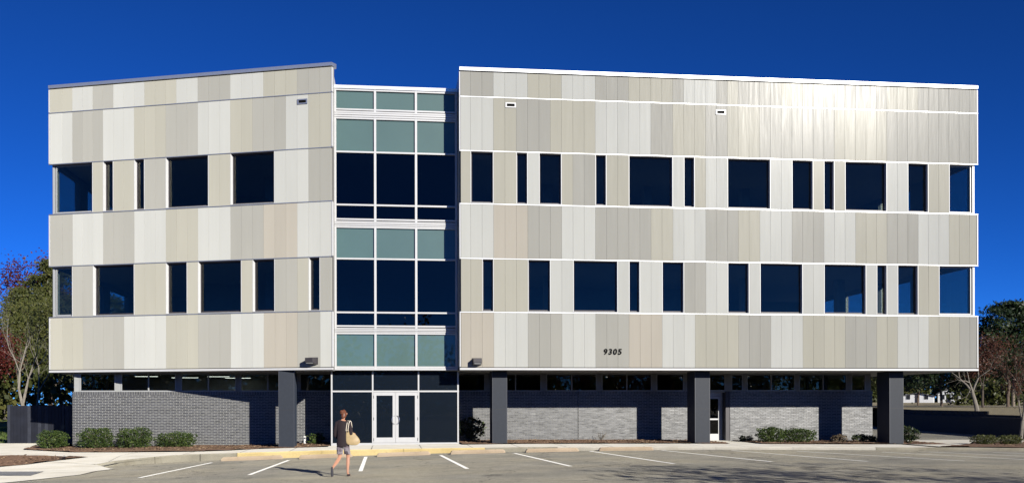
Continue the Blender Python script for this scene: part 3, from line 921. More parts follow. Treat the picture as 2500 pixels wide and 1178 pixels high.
# vestibule sides (glazed), roof edge and inner back wall
for x in (-5.19, 0.03):
    f = MB().box(x - 0.03, x + 0.03, YE + 0.13, 4.38, ZG - 0.1, ZG + 0.06).box(x - 0.03, x + 0.03, YE + 0.13, 4.38, 2.1, 2.16).box(x - 0.03, x + 0.03, YE + 0.13, 4.38, 2.9, 2.95)
    f.box(x - 0.03, x + 0.03, 2.95, 3.01, ZG + 0.06, 2.1).box(x - 0.03, x + 0.03, 2.95, 3.01, 2.16, 2.9)
    v = part(f, 'side_screen', M['alu_grey'])
    for z0, z1 in ((ZG + 0.06, 2.1), (2.16, 2.9)):
        for y0, y1 in ((YE + 0.13, 2.95), (3.01, 4.38)):
            MB().box(x - 0.006, x + 0.006, y0, y1, z0, z1).build('pane', M['glass_dark'], v)
part(MB().box(-5.1, -0.05, 9.0, 9.2, ZG, 2.95), 'partition', M['interior'])
part(MB().box(-5.15, -0.0, YE + 0.13, 17.7, ZG - 0.06, ZG - 0.01), 'floor_slab', M['interior_dark'])

# --- ground floor brick walls with clerestory windows
YW = 4.4
ZBT = 2.155
def brick_shape(l, h, d=0.045):
    mb = MB(); b = 0.004
    mb.loft([[(0, 0, 0), (l, 0, 0), (l, 0, h), (0, 0, h)], [(0, -d + b, 0), (l, -d + b, 0), (l, -d + b, h), (0, -d + b, h)], [(b, -d, b), (l - b, -d, b), (l - b, -d, h - b), (b, -d, h - b)]], close=False)
    n = len(mb.v)
    mb.f.append((n - 4, n - 3, n - 2, n - 1))
    return mb
def brick_wall(x0, x1, gaps, near):
    """mortar wall with laid bricks standing 9 mm proud; the 300 nearest are single parts"""
    segs = []
    x = x0
    for a, b in gaps:
        segs.append((x, a)); x = b
    segs.append((x, x1))
    mb = MB()
    for a, b in segs: mb.box(a + 0.004, b - 0.004, YW, YW + 0.3, -0.35, ZBT)
    wall = part(mb, 'brick_wall', M['mortar'])
    P, H, J = 0.245, 0.0685, 0.0165
    rng = random.Random(11)
    pos = []
    nrow = int((2.015 + 0.3) / H)
    for r in range(nrow):
        z = 2.005 - (r + 1) * H
        offx = (r % 2) * P / 2
        k0 = int((x0 - 1) / P) - 1
        for k in range(k0, int(x1 / P) + 2):
            a = k * P + offx; b = a + P - J
            for s0, s1 in segs:
                aa, bb = max(a, s0 + 0.004), min(b, s1 - 0.004)
                if bb - aa > 0.03: pos.append((aa, bb - aa, z + J, H - J))
    for s0, s1 in segs:                      # soldier course along the top
        n = int((s1 - s0) / 0.0685)
        for k in range(n):
            pos.append((s0 + 0.006 + k * (s1 - s0) / n, (s1 - s0) / n - J, 2.012, 0.137))
    full = [p for p in pos if abs(p[1] - (P - J)) < 1e-4 and p[2] > 0.0]
    full.sort(key=lambda p: abs(p[0] - near[0]) + abs(p[2] - near[1]) * 0.9)
    single = set(full[:300])
    me = brick_shape(P - J, H - J).mesh('brick', M['brick'])
    rest = MB()
    for p in pos:
        ax, az_ = rng.gauss(0, 0.010), rng.gauss(0, 0.008)
        dy = rng.uniform(-0.003, 0.003) + 0.036
        if p in single:
            inst('brick', me, wall, (p[0], YW + dy, p[2]), (az_, 0, ax))
        else:
            s = brick_shape(p[1], p[3])
            n = len(rest.v)
            for vx, vy, vz in s.v:
                rest.v.append((p[0] + vx - vy * ax, YW + dy + vy + vx * ax + vz * az_ * -1, p[2] + vz))
            rest.f += [tuple(i + n for i in f) for f in s.f]
    o = rest.build('brick_courses', M['brick'], wall)
    o['kind'] = 'stuff'
    return wall
brick_wall(-16.18, -5.24, [], (-12.6, 1.4))
brick_wall(0.08, 19.51, [(5.585, 5.605), (11.4, 12.65)], (3.6, 0.9))
# side brick walls of the ground floor
for x, s in ((-16.18, 1), (19.51, -1)):
    xa, xb = (x, x + 0.3) if s > 0 else (x - 0.3, x)
    part(MB().box(xa, xb, YW + 0.31, 17.0, -0.6, ZBT), 'side_wall', M['brick'])
part(MB().box(-16.0, 19.4, 16.7, 17.0, -0.6, 2.95), 'rear_wall', M['interior'])
def clerestory(units, x0, x1, skip=()):
    # grey posts and head between the units
    mb = MB(); x = x0
    ed = []
    for u in units:
        if u[0] - x > 0.01: ed.append((x, u[0]))
        x = u[-1]
    if x1 - x > 0.01: ed.append((x, x1))
    for a, b in ed:
        if (a, b) in skip: continue
        part(MB().box(a + 0.002, b - 0.002, YW + 0.03, YW + 0.2, ZBT + 0.002, 2.953), 'wall_post', M['post'])
    for u in units:
        a, b = u[0], u[-1]
        t = 0.04
        f = MB().box(a, b, YW - 0.01, YW + 0.1, ZBT + 0.003, ZBT + 0.05).box(a, b, YW, YW + 0.1, 2.9, 2.952)
        f.box(a, a + t, YW, YW + 0.1, ZBT + 0.05, 2.9).box(b - t, b, YW, YW + 0.1, ZBT + 0.05, 2.9)
        edges = [a + t]
        for m in u[1:-1]:
            f.box(m - 0.025, m + 0.025, YW, YW + 0.1, ZBT + 0.05, 2.9)
            edges += [m - 0.025, m + 0.025]
        edges.append(b - t)
        wo = part(f, 'clerestory_window', M['alu_grey'])
        for i in range(0, len(edges), 2):
            MB().box(edges[i] - .003, edges[i + 1] + .003, YW + 0.05, YW + 0.06, ZBT + 0.047, 2.903).build('pane', M['glass_mid'], wo)
clerestory([(-15.88, -14.42), (-14.2, -13.06, -11.92), (-11.72, -10.57, -9.4), (-9.22, -8.06, -6.92), (-6.7, -5.3)], -16.12, -5.24)
clerestory([(0.14, 1.4), (1.6, 2.77, 3.93), (4.15, 5.31, 6.46), (6.68, 7.84, 9.0), (9.21, 10.49), (11.42, 12.44), (12.72, 13.27), (13.45, 14.62, 15.77), (15.95, 17.12, 18.27), (18.48, 19.18)], 0.08, 19.45)
# glazed strips on both ends of the ground floor
for x in (-16.05, 19.38):
    f = MB()
    ys = [4.75, 7.0, 9.3, 11.6, 13.9, 16.6]
    for y in ys: f.box(x - 0.05, x + 0.05, y - 0.1, y + 0.1, ZBT + 0.002, 2.953)
    v = part(f, 'clerestory_window', M['alu_grey'])
    for a, b in zip(ys, ys[1:]):
        MB().box(x - 0.006, x + 0.006, a + 0.1, b - 0.1, ZBT + 0.01, 2.95).build('pane', M['glass_clear'], v)
part(MB().box(-15.8, -5.4, 9.4, 9.5, -0.2, 2.95), 'partition', M['interior'])
part(MB().box(0.4, 15.2, 10.4, 10.5, -0.2, 2.95), 'partition', M['interior_dark'])
part(MB().box(-15.85, -5.3, 4.75, 16.6, -0.3, -0.2), 'floor_slab', M['interior_dark'])
part(MB().box(0.4, 19.15, 4.75, 16.6, -0.3, -0.2), 'floor_slab', M['interior_dark'])

# --- side door in the right wall (set back in its opening)
YD = 4.88
sd = part(MB().box(11.42, 11.5, YD - 0.03, YD + 0.1, -0.12, 2.1).box(12.36, 12.44, YD - 0.03, YD + 0.1, -0.12, 2.1).box(11.5, 12.36, YD - 0.03, YD + 0.1, 1.93, 2.1), 'door_frame', M['alu_white'])
s = 0.11
f = MB().box(11.505, 11.505 + s, YD - 0.04, YD + 0.02, -0.1, 1.92).box(12.355 - s, 12.355, YD - 0.04, YD + 0.02, -0.1, 1.92).box(11.505 + s, 12.355 - s, YD - 0.04, YD + 0.02, -0.1, 0.2).box(11.505 + s, 12.355 - s, YD - 0.04, YD + 0.02, 1.81, 1.92)
d = part(f, 'door', M['alu_white'])
MB().box(11.505 + s, 12.355 - s, YD - 0.01, YD + 0.002, 0.197, 1.813).build('pane', M['glass_dark'], d)
MB().box(11.505 + s - 0.05, 12.355 - s - 0.02, YD - 0.075, YD - 0.045, 0.84, 0.91).build('push_bar', M['alu_white'], d)
MB().path([(11.6 - 0.12 * math.cos(t) * 0.8, YD - 0.06 - 0.04 * math.cos(t), 0.88 + 0.14 * math.sin(t)) for t in [-math.pi / 2 + math.pi * i / 8 for i in range(9)]], 0.015, 8).build('pull_handle', M['steel'], d)
part(MB().box(12.46, 12.66, YW + 0.02, YD + 0.1, -0.15, 2.15), 'door_reveal', M['bronze'])
part(MB().box(11.38, 11.405, YW + 0.02, YD + 0.1, -0.15, 2.15), 'door_reveal', M['bronze'])
part(MB().box(11.41, 12.45, YW + 0.14, YD + 0.1, 2.102, 2.15), 'door_head', M['alu_grey'])

# --- columns carrying the overhang
for x0, x1 in ((-7.22, -6.61), (1.37, 1.97), (9.91, 10.55), (18.51, 19.13)):
    zb = sz(x0) - 0.02
    c = part(MB().box(x0, x1, 0.8, 1.95, zb, 2.952), 'column', M['column'])
    bevel_obj(c, 0.012, 2)
    for a in (x0 - 0.004, x1 - 0.016):
        MB().box(a, a + 0.02, 0.794, 0.82, zb + 0.03, 2.94).build('edge_trim', M['column_edge'], c)
    MB().box(x0 + 0.02, x1 - 0.02, 0.796, 0.799, 1.38, 1.39).build('panel_joint', M['black'], c)
    MB().box(x0 - 0.015, x1 + 0.015, 0.785, 1.965, zb - 0.01, zb + 0.03).build('base_plate', M['column_edge'], c)

# --- overflow scuppers high on the facade
def scupper(x, z, loc, rz, m):
    f = MB().box(x - 0.215, x + 0.215, -0.035, 0.0, z + 0.055, z + 0.10).box(x - 0.215, x + 0.215, -0.035, 0.0, z - 0.10, z - 0.055)
    f.box(x - 0.215, x - 0.16, -0.035, 0.0, z - 0.055, z + 0.055).box(x + 0.16, x + 0.215, -0.035, 0.0, z - 0.055, z + 0.055)
    s = part(f, 'scupper', M[m], loc, rz)
    MB().box(x - 0.16, x + 0.16, -0.008, -0.001, z - 0.055, z + 0.055).build('opening', M['number'], s)  # flat black plate; its colour stands in for the shade inside the scupper
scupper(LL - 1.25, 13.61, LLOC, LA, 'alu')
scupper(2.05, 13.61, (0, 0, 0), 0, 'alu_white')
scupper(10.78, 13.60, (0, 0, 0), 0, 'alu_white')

# --- street number on the facade
xs = 5.83
for ch, wch in zip('9305', (0.2, 0.195, 0.2, 0.2)):
    cu = bpy.data.curves.new('numeral', 'FONT')
    cu.body = ch
    cu.size = 0.315
    cu.extrude = 0.012
    cu.offset = 0.009
    cu.shear = 0.12
    tmp = bpy.data.objects.new('numeral_curve', cu)
    COL.objects.link(tmp)
    bpy.context.view_layer.update()
    dg = bpy.context.evaluated_depsgraph_get()
    me = bpy.data.meshes.new_from_object(tmp.evaluated_get(dg))
    bpy.data.objects.remove(tmp)
    me.materials.clear(); me.materials.append(M['number'])
    o = bpy.data.objects.new('numeral', me)
    o.rotation_euler = (R(90), 0, 0)
    o.location = (xs, -0.02, 3.61 + BZ)
    link(o, bld)
    xs += wch

# ================================================================== things fixed to or near the building
def wall_light(loc, rz, label):
    t = empty('wall_light', loc, rz)
    prof = [(-0.04, 0.12), (-0.43, 0.115), (-0.45, 0.10), (-0.45, -0.06), (-0.43, -0.075), (-0.05, -0.15), (0.0, -0.12), (0.0, 0.12)]
    h = MB().extrude_x(prof, -0.17, 0.17).build('housing', M['bronze'], t)
    bevel_obj(h, 0.012, 2)
    MB().box(-0.19, 0.19, -0.028, -0.004, -0.14, 0.14).build('back_plate', M['bronze'], t)
    MB().box(-0.13, 0.13, -0.41, -0.28, -0.102, -0.085).build('lens', M['alu_grey'], t)
    tag(t, label, 'wall light', 'wall lights beside the glass entrance bay')
lp = Vector((LLOC[0], LLOC[1])) + Vector((math.cos(LA), math.sin(LA))) * (LL - 0.80)
wall_light((lp.x, lp.y, 3.32), LA, 'dark bronze wedge wall light at the lower corner of the angled left wing')
wall_light((0.66, 0, 3.30), 0.0, 'dark bronze wedge wall light at the lower left corner of the right wing')

def ceiling_lamp(x, y, z, l, label):
    t = empty('ceiling_light', (x, y, z))
    MB().box(-l / 2, l / 2, -0.09, 0.09, 0.0, 0.04).build('housing', M['alu_white'], t)
    MB().box(-l / 2 + 0.02, l / 2 - 0.02, -0.07, 0.07, -0.012, -0.001).build('diffuser', M['lamp'], t)
    tag(t, label, 'ceiling light', 'linear ceiling lights inside the ground floor')
ceiling_lamp(-13.6, 6.4, 2.86, 1.0, 'lit linear ceiling light seen through the second window unit from the left end')
ceiling_lamp(-12.2, 7.8, 2.84, 1.2, 'lit linear ceiling light just right of the second left window mullion, deeper in the room')
ceiling_lamp(-10.5, 6.6, 2.86, 1.0, 'lit linear ceiling light seen through the third window unit from the left end')
ceiling_lamp(-9.9, 8.4, 2.84, 1.2, 'lit linear ceiling light behind the right pane of the third left window unit')

# wheel stops
def wheel_stop(a, b, mat, label):
    A = Vector(a); B = Vector(b); d = B - A; L = d.length
    rz = math.atan2(d.y, d.x)
    zc = (az(a[0]) + az(b[0])) / 2
    t = bpy.data.objects.new('wheel_stop', None)
    hw, h = 0.10, 0.135
    rings = []
    def ring(x, s, top):
        return [(x, -hw * s, 0), (x, -hw * s, top * 0.55), (x, -hw * 0.62 * s, top), (x, hw * 0.62 * s, top), (x, hw * s, top * 0.55), (x, hw * s, 0)]
    rings = [ring(0, 0.8, h * 0.45), ring(0.06, 0.98, h * 0.92), ring(0.10, 1, h), ring(L * .5, 1, h), ring(L - 0.10, 1, h), ring(L - 0.06, 0.98, h * 0.92), ring(L, 0.8, h * 0.45)]
    o = MB().loft(rings).build('wheel_stop', mat, None, (a[0], a[1], az(a[0]) + 0.002), 0)
    o.rotation_euler = (0, -math.atan2(az(b[0]) - az(a[0]), L), rz)
    for x in (0.35, L - 0.35):
        MB().tube((x, 0, h), (x, 0, h + 0.006), 0.022, 0.022, 8).build('pin', M['bronze'], o)
    tag(o, label, 'wheel stop', 'concrete wheel stops along the kerb')
STOPS = [([-8.81, -3.30], [-6.65, -3.15], 'yellowish concrete wheel stop at the left end of the yellow kerb'),
         ([-6.04, -3.6], [-4.16, -3.4], 'tan concrete wheel stop behind the walking person'),
         ([-3.27, -3.8], [-1.35, -3.62], 'tan concrete wheel stop in front of the double entrance doors'),
         ([-0.61, -3.55], [1.42, -3.25], 'tan concrete wheel stop at the right end of the yellow kerb'),
         ([2.19, -3.32], [4.21, -3.1], 'tan concrete wheel stop in front of the grey weathered kerb piece'),
         ([5.01, -3.05], [7.12, -2.95], 'tan concrete wheel stop farthest right, below the white kerb')]
for a, b, l in STOPS: wheel_stop(a, b, M['concrete_tan'], l)

# small white utility pipe by the left column
t = empty('utility_pipe', (-6.42, 3.6, sz(-6.4)))
MB().tube((0, 0, 0), (0, 0, 0.32), 0.05, 0.05, 12).build('pipe', M['wood_white'], t)
MB().tube((0, 0, 0.32), (0, 0, 0.37), 0.062, 0.055, 12).build('cap', M['wood_white'], t)
tag(t, 'short white capped pipe standing in the bed right of the left column', 'pipe')

# ================================================================== vegetation
def leaf_quads(centers, size, rng, flat=0.0, aspect=0.5, dirs=None, droop=0.0):
    """one folded-looking quad per centre; returns verts, quads"""
    n = len(centers)
    a = rng.normal(size=(n, 3)) if dirs is None else dirs + rng.normal(size=(n, 3)) * 0.5
    a[:, 2] *= (1 - flat); a[:, 2] -= droop
    a /= np.linalg.norm(a, axis=1)[:, None] + 1e-9
    b = np.cross(a, rng.normal(size=(n, 3)))
    b /= np.linalg.norm(b, axis=1)[:, None] + 1e-9
    s = size * rng.uniform(0.6, 1.3, size=(n, 1))
    p0 = centers - a * s * 0.5
    p1 = centers + b * s * aspect * 0.5
    p2 = centers + a * s * 0.5
    p3 = centers - b * s * aspect * 0.5
    v = np.stack([p0, p1, p2, p3], 1).reshape(-1, 3)
    q = np.arange(n * 4).reshape(-1, 4)
    return v, q

def grow(rng, base, direction, length, radius, levels, split=(2, 3), spread=0.55, shrink=0.72, up=0.12, wiggle=0.12, r_shrink=0.62):
    """recursive limbs; returns segments [(p0,p1,r0,r1,level)] and tips"""
    segs, tips = [], []
    def rec(p, d, L, r, lv):
        n = 3 if lv == levels else 2
        for i in range(n):
            d = (d + Vector(rng.normal(size=3)) * wiggle + Vector((0, 0, up * 0.5))).normalized()
            q = p + d * (L / n)
            r1 = r * (1 - 0.22 / n * 1.6)
            segs.append((p.copy(), q.copy(), r, r1, lv))
            if lv <= levels - 1 and lv > 0 and i == 0 and rng.random() < 0.5:
                dd = (d + Vector(rng.normal(size=3)) * spread * 1.1).normalized()
                rec(q.copy(), dd, L * shrink * 0.7, r1 * 0.5, lv - 1)
            p, r = q, r1
        if lv == 0:
            tips.append((p.copy(), d.copy()))
            return
        k = int(rng.integers(split[0], split[1] + 1))
        for j in range(k):
            ang = 2 * math.pi * (j + rng.random() * 0.6) / k
            o = d.orthogonal().normalized(); o2 = d.cross(o)
            side = o * math.cos(ang) + o2 * math.sin(ang)
            dd = (d + side * spread * rng.uniform(0.7, 1.3) + Vector((0, 0, up))).normalized()
            rec(p.copy(), dd, L * shrink * rng.uniform(0.85, 1.15), r * r_shrink, lv - 1)
    rec(Vector(base), Vector(direction).normalized(), length, radius, levels)
    return segs, tips

def tree_obj(name, loc, segs, trunk_levels, bark, label, cat='tree', group=None, leaves=None, leaf_m=None, twig_m=None, kind=None):
    t = empty(name, loc)
    tm, cm = MB(), MB()
    for p0, p1, r0, r1, lv in segs:
        k = 8 if lv >= trunk_levels else (5 if lv > 1 else 3)
        (tm if lv >= trunk_levels else cm).tube(p0, p1, r0, r1, k, caps=False)
    tm.build('trunk', bark, t, smooth=True)
    if cm.v: cm.build('branches', twig_m or bark, t, smooth=True)
    if leaves is not None:
        v, q, tint = leaves
        me = fast_mesh('crown', v, q, leaf_m, tint)
        link(bpy.data.objects.new('crown', me), t)
    tag(t, label, cat, group, kind)
    return t

def crown_leaves(seed, tips, per, sig, size, aspect=0.6, flat=0.2):
    rng = np.random.default_rng(seed)
    pts = np.array([tuple(p) for p, d in tips])
    c = np.repeat(pts, per, 0) + rng.normal(size=(len(pts) * per, 3)) * np.array(sig)
    v, q = leaf_quads(c, size, rng, flat=flat, aspect=aspect)
    clump = np.repeat(rng.uniform(0, 1, len(pts)), per)
    tint = np.clip(0.55 * clump + 0.45 * rng.uniform(0, 1, len(c)), 0, 1)
    return v, q, tint

def leafy_tree(name, loc, height, seed, leaf_m, label, bark='bark_brown', spread=0.6, per=26, size=0.3, sig=0.5, levels=4, group=None, trunk_frac=0.32, up=0.15, radius=None):
    rng = np.random.default_rng(seed)
    L = height * trunk_frac
    segs, tips = grow(rng, (0, 0, -0.2), (rng.normal() * 0.05, rng.normal() * 0.05, 1), L, radius or height * 0.022, levels, (2, 3), spread, 0.74, up)
    zmax = max(p.z for p, d in tips)
    k = height / zmax
    segs = [(a * k, b * k, r0, r1, lv) for a, b, r0, r1, lv in segs]
    tips = [(p * k, d) for p, d in tips] + [(b * k * 1.0, None) for a, b, r0, r1, lv in []]
    mids = [(b, None) for a, b, r0, r1, lv in segs if lv == 1]
    lv = crown_leaves(seed + 1, tips + mids, per, (sig, sig, sig * 0.7), size)
    return tree_obj(name, loc, segs, levels - 1, M[bark], label, leaves=lv, leaf_m=M[leaf_m], group=group)

def pine_tree(name, loc, height, seed, label, leaf_m='leaf_pine', bare=0.35, width=0.26, per=70, group=None, size=0.34):
    rng = np.random.default_rng(seed)
    segs = []; cl = []
    n = 9
    p = Vector((0, 0, -0.3)); r = height * 0.016
    for i in range(n):
        q = Vector((rng.normal() * 0.08, rng.normal() * 0.08, height * (i + 1) / n))
        segs.append((p, q, r * (1 - i / (n + 1.0)), r * (1 - (i + 1) / (n + 1.0)), 2)); p = q
    nb = int(36 + height)
    for i in range(nb):
        u = bare + (1 - bare) * (i + rng.random()) / nb
        z = height * u
        a = rng.random() * 2 * math.pi
        L = height * width * (1.05 - 0.75 * ((u - bare) / (1 - bare)) ** 1.3) * rng.uniform(0.55, 1.15)
        d = Vector((math.cos(a), math.sin(a), rng.uniform(-0.05, 0.35)))
        s = Vector((0, 0, z)); e = s + d * L
        segs.append((s, e, height * 0.0045, height * 0.0015, 0))
        for f_ in (0.55, 0.8, 1.0):
            c = s + d * (L * f_) + Vector(rng.normal(size=3)) * 0.25
            cl.append((c, max(0.35, L * 0.24)))
    pts = []; tint = []
    for c, s in cl:
        k = int(per * rng.uniform(0.6, 1.2))
        x = np.array(tuple(c)) + rng.normal(size=(k, 3)) * np.array([s, s, s * 0.45])
        pts.append(x); tint.append(np.full(k, rng.random() * 0.6) + rng.uniform(0, 0.4, k))
    c = np.concatenate(pts); tint = np.concatenate(tint)
    v, q = leaf_quads(c, size, rng, flat=0.1, aspect=0.35)
    return tree_obj(name, loc, segs, 2, M['bark_pine'], label, leaves=(v, q, tint), leaf_m=M[leaf_m], group=group)

def bare_tree(name, loc, height, seed, label, bark='bark_pale', levels=6, spread=0.5, trunk_frac=0.28, radius=None, group=None, up=0.12, twig=None):
    rng = np.random.default_rng(seed)
    segs, tips = grow(rng, (0, 0, -0.15), (0.02, 0, 1), height * trunk_frac, radius or height * 0.02, levels, (2, 3), spread, 0.76, up, 0.13, 0.66)
    k = height / max(p.z for p, d in tips)
    segs = [(a * k, b * k, r0, r1, lv) for a, b, r0, r1, lv in segs]
    return tree_obj(name, loc, segs, levels - 1, M[bark], label, group=group, twig_m=M[twig] if twig else None)

def shrub(name, loc, wx, wy, h, seed, leaf_m, label, n=2200, size=0.085, boxy=0.6, gaps=0.0, group=None, stems=14, aspect=0.45):
    """leaves spread through a rounded volume over real stems"""
    rng = np.random.default_rng(seed)
    t = empty(name, loc)
    st = MB()
    tipsl = []
    for i in range(stems):
        a = rng.random() * 2 * math.pi
        rr = rng.uniform(0.3, 0.95)
        p = Vector((rng.normal() * 0.04, rng.normal() * 0.04, -0.03))
        e = Vector((math.cos(a) * rr * wx / 2, math.sin(a) * rr * wy / 2, h * rng.uniform(0.5, 0.95)))
        m = p.lerp(e, 0.5) + Vector((0, 0, h * 0.12))
        st.tube(p, m, 0.014, 0.010, 4, False); st.tube(m, e, 0.010, 0.005, 4, False)
        tipsl.append(e)
    st.build('stems', M['bark_brown'], t)
    # points: superellipsoid shell-biased, lumpy
    m = n * 3
    d = rng.normal(size=(m, 3)); d /= np.linalg.norm(d, axis=1)[:, None]
    ex = 2.0 + boxy * 3
    k = 1.0 / (np.abs(d) ** ex).sum(1) ** (1 / ex)
    lob = 1 + 0.13 * np.sin(d[:, 0] * 7 + seed) * np.cos(d[:, 1] * 6 + seed * 2) + 0.10 * np.sin(d[:, 2] * 9 + d[:, 0] * 5 + seed)
    rr = rng.uniform(0, 1, m) ** 0.28
    p = d * (k * lob * rr)[:, None]
    p = p * np.array([wx / 2, wy / 2, h / 2]) + np.array([0, 0, h * 0.53])
    if gaps > 0:
        cells = np.sin(p[:, 0] * 13 + seed) + np.sin(p[:, 1] * 11 + seed * 3) + np.sin(p[:, 2] * 15 + seed * 7)
        p = p[cells > (-1.2 + gaps * 2.2)]
    p = p[p[:, 2] > 0.02][:n]
    tops = np.clip(p[:, 2] / h, 0, 1)
    v, q = leaf_quads(p, size, rng, aspect=aspect, dirs=np.stack([p[:, 0] * 1.2, p[:, 1] * 1.2, np.full(len(p), 0.35)], 1))
    tint = np.clip(rng.uniform(0, 1, len(p)) ** 1.4, 0, 1)
    me = fast_mesh('foliage', v, q, M[leaf_m], tint)
    link(bpy.data.objects.new('foliage', me), t)
    return tag(t, label, 'shrub', group)

# shrubs against the building
HL = 'clipped evergreen shrubs along the brick walls'
shrub('evergreen_shrub', (-16.75, 3.6, sz(-16.7)), 1.1, 1.0, 0.72, 21, 'leaf_hedge', 'clipped green shrub standing at the outer left corner of the brick wall', 2400, group=HL)
shrub('evergreen_shrub', (-14.78, 2.9, sz(-14.8)), 1.3, 1.1, 0.82, 22, 'leaf_hedge', 'rounded green shrub, first of the three in front of the left brick wall', 3000, group=HL)
shrub('evergreen_shrub', (-13.28, 2.9, sz(-13.3)), 1.32, 1.1, 0.80, 23, 'leaf_hedge', 'rounded green shrub, middle one of three before the left brick wall', 3000, group=HL)
shrub('evergreen_shrub', (-11.65, 3.1, sz(-11.6)), 1.62, 1.1, 0.62, 24, 'leaf_hedge', 'low wide green shrub, nearest the left column of the three by the brick wall', 2600, boxy=0.2, group=HL)
shrub('evergreen_shrub', (13.75, 2.2, sz(13.7)), 1.2, 1.0, 0.64, 25, 'leaf_hedge', 'yellow-green shrub just right of the side door, larger of a touching pair', 2600, group=HL)
shrub('evergreen_shrub', (15.02, 2.2, sz(15)), 1.35, 1.0, 0.6, 26, 'leaf_hedge', 'green shrub, right one of the touching pair before the right brick wall', 2600, group=HL)
shrub('leafy_shrub', (0.72, 3.6, sz(0.7)), 1.25, 1.0, 1.1, 27, 'leaf_dark', 'tall loose dark-leaved shrub between the entrance glass and a column', 900, 0.15, 0.0, 0.25)
shrub('leafy_shrub', (-5.95, 3.3, sz(-5.9)), 0.75, 0.6, 0.48, 28, 'leaf_hedge', 'small pale-leaved shrub in the shade left of the entrance glass', 260, 0.13, 0.0, 0.2)
shrub('leafy_shrub', (12.98, 3.2, sz(13)), 0.62, 0.5, 0.28, 29, 'leaf_dark', 'very low dark shrub beside the side door', 350, 0.1, 0.0, 0.1)
shrub('dry_shrub', (17.05, 2.6, sz(17)), 0.75, 0.6, 0.34, 30, 'leaf_dry', 'low brown dry shrub in the shadow stripe right of the green pair', 420, 0.09, 0.0, 0.2)
shrub('leafy_shrub', (17.95, 2.4, sz(18)), 0.8, 0.6, 0.36, 31, 'leaf_dark', 'low spreading dark shrub left of the right-hand column', 420, 0.12, 0.0, 0.2)
shrub('leafy_shrub', (18.62, 2.7, sz(18.6)), 0.5, 0.5, 0.3, 32, 'leaf_dark', 'small dark shrub close behind the right-hand column', 300, 0.11, 0.0, 0.2)
shrub('leafy_shrub', (19.75, 1.6, sz(19.6)), 1.0, 0.9, 0.75, 33, 'leaf_dark', 'dark glossy shrub showing on the right side of the right-hand column', 900, 0.12, 0.0, 0.1)
shrub('round_shrub', (22.5, 0.2, sz(22)), 1.15, 1.0, 0.42, 34, 'leaf_green', 'low rounded olive shrub, left of two by the bare red tree at far right', 2600, 0.06, 0.1)
shrub('round_shrub', (23.7, 0.25, sz(23)), 1.05, 0.9, 0.40, 35, 'leaf_green', 'low rounded olive shrub, right of two by the bare red tree at far right', 2400, 0.06, 0.1)
# twiggy leafless plant against the lit brick
rng = np.random.default_rng(41)
t = empty('dry_plant', (6.5, 3.7, sz(6.5)))
mb = MB()
for i in range(34):
    a = rng.random() * 6.28; L = rng.uniform(0.25, 0.5)
    p = Vector((0, 0, 0)); d = Vector((math.cos(a) * 0.7, math.sin(a) * 0.5, 1)).normalized()
    for k in range(3):
        q = p + d * L / 3; mb.tube(p, q, 0.007, 0.006, 3, False); p = q
        d = (d + Vector(rng.normal(size=3)) * 0.3).normalized()
mb.build('twigs', M['bark_pale'], t)
tag(t, 'small leafless twiggy plant in front of the sunlit right brick wall', 'plant')

# mulch chips lying on the beds
rng = np.random.default_rng(7)
pts = []
for poly in ((-16.4, -5.5, 0.6, 4.2, 3400), (0.3, 11.2, 0.75, 4.2, 1800), (12.9, 20.5, 0.75, 4.2, 1500), (-21, -13.5, -6.5, -2.9, 1400), (21.5, 29, -2.5, 2.6, 900)):
    x0, x1, y0, y1, n = poly
    x = rng.uniform(x0, x1, n); y = rng.uniform(y0, y1, n)
    if x0 < -16:
        if y1 > 0:
            lim = np.interp(x, [-17, -16.5, -14.9, -12.8, -9.8, -7.9, -5.2], [3.0, 1.95, 0.1, -0.45, -0.5, 0.72, 1.0]); k = y > lim
        else:
            k = (x < np.interp(y, [-6.5, -5.5, -5.04, -4.43, -3.54, -3.13], [-19, -15.6, -14.9, -14.4, -13.6, -15.3]))
    elif x0 > 21: k = (x > 22.4) & (y < 0.4 + (x - 22) * 1.3)
    else: k = np.ones(n, bool)
    x, y = x[k], y[k]
    pts.append(np.stack([x, y, np.array([wz(a, b_) for a, b_ in zip(x, y)]) + rng.uniform(0.02, 0.06, len(x))], 1))
c = np.concatenate(pts)
v, q = leaf_quads(c, 0.11, rng, flat=0.75, aspect=0.3)
o = link(bpy.data.objects.new('mulch_chips', fast_mesh('mulch_chips', v, q, M['chip'], rng.uniform(0, 1, len(c)) ** 1.5)))
tag(o, 'brown bark chips scattered over the planting beds', 'mulch', kind='stuff')
# lawn grass
n = 26000
x = rng.uniform(-45, -19.8, n); y = rng.uniform(11.8, 36, n)
c = np.stack([x, y, -0.3 + 0.01 * (y - 11) + 0.05], 1)
v, q = leaf_quads(c, 0.16, rng, aspect=0.16, dirs=np.tile(np.array([[0.0, 0.0, 1.6]]), (n, 1)))
o = link(bpy.data.objects.new('grass', fast_mesh('grass', v, q, M['grass'], rng.uniform(0, 1, n))))
tag(o, 'green lawn grass behind the dark fence at far left', 'grass', kind='stuff')

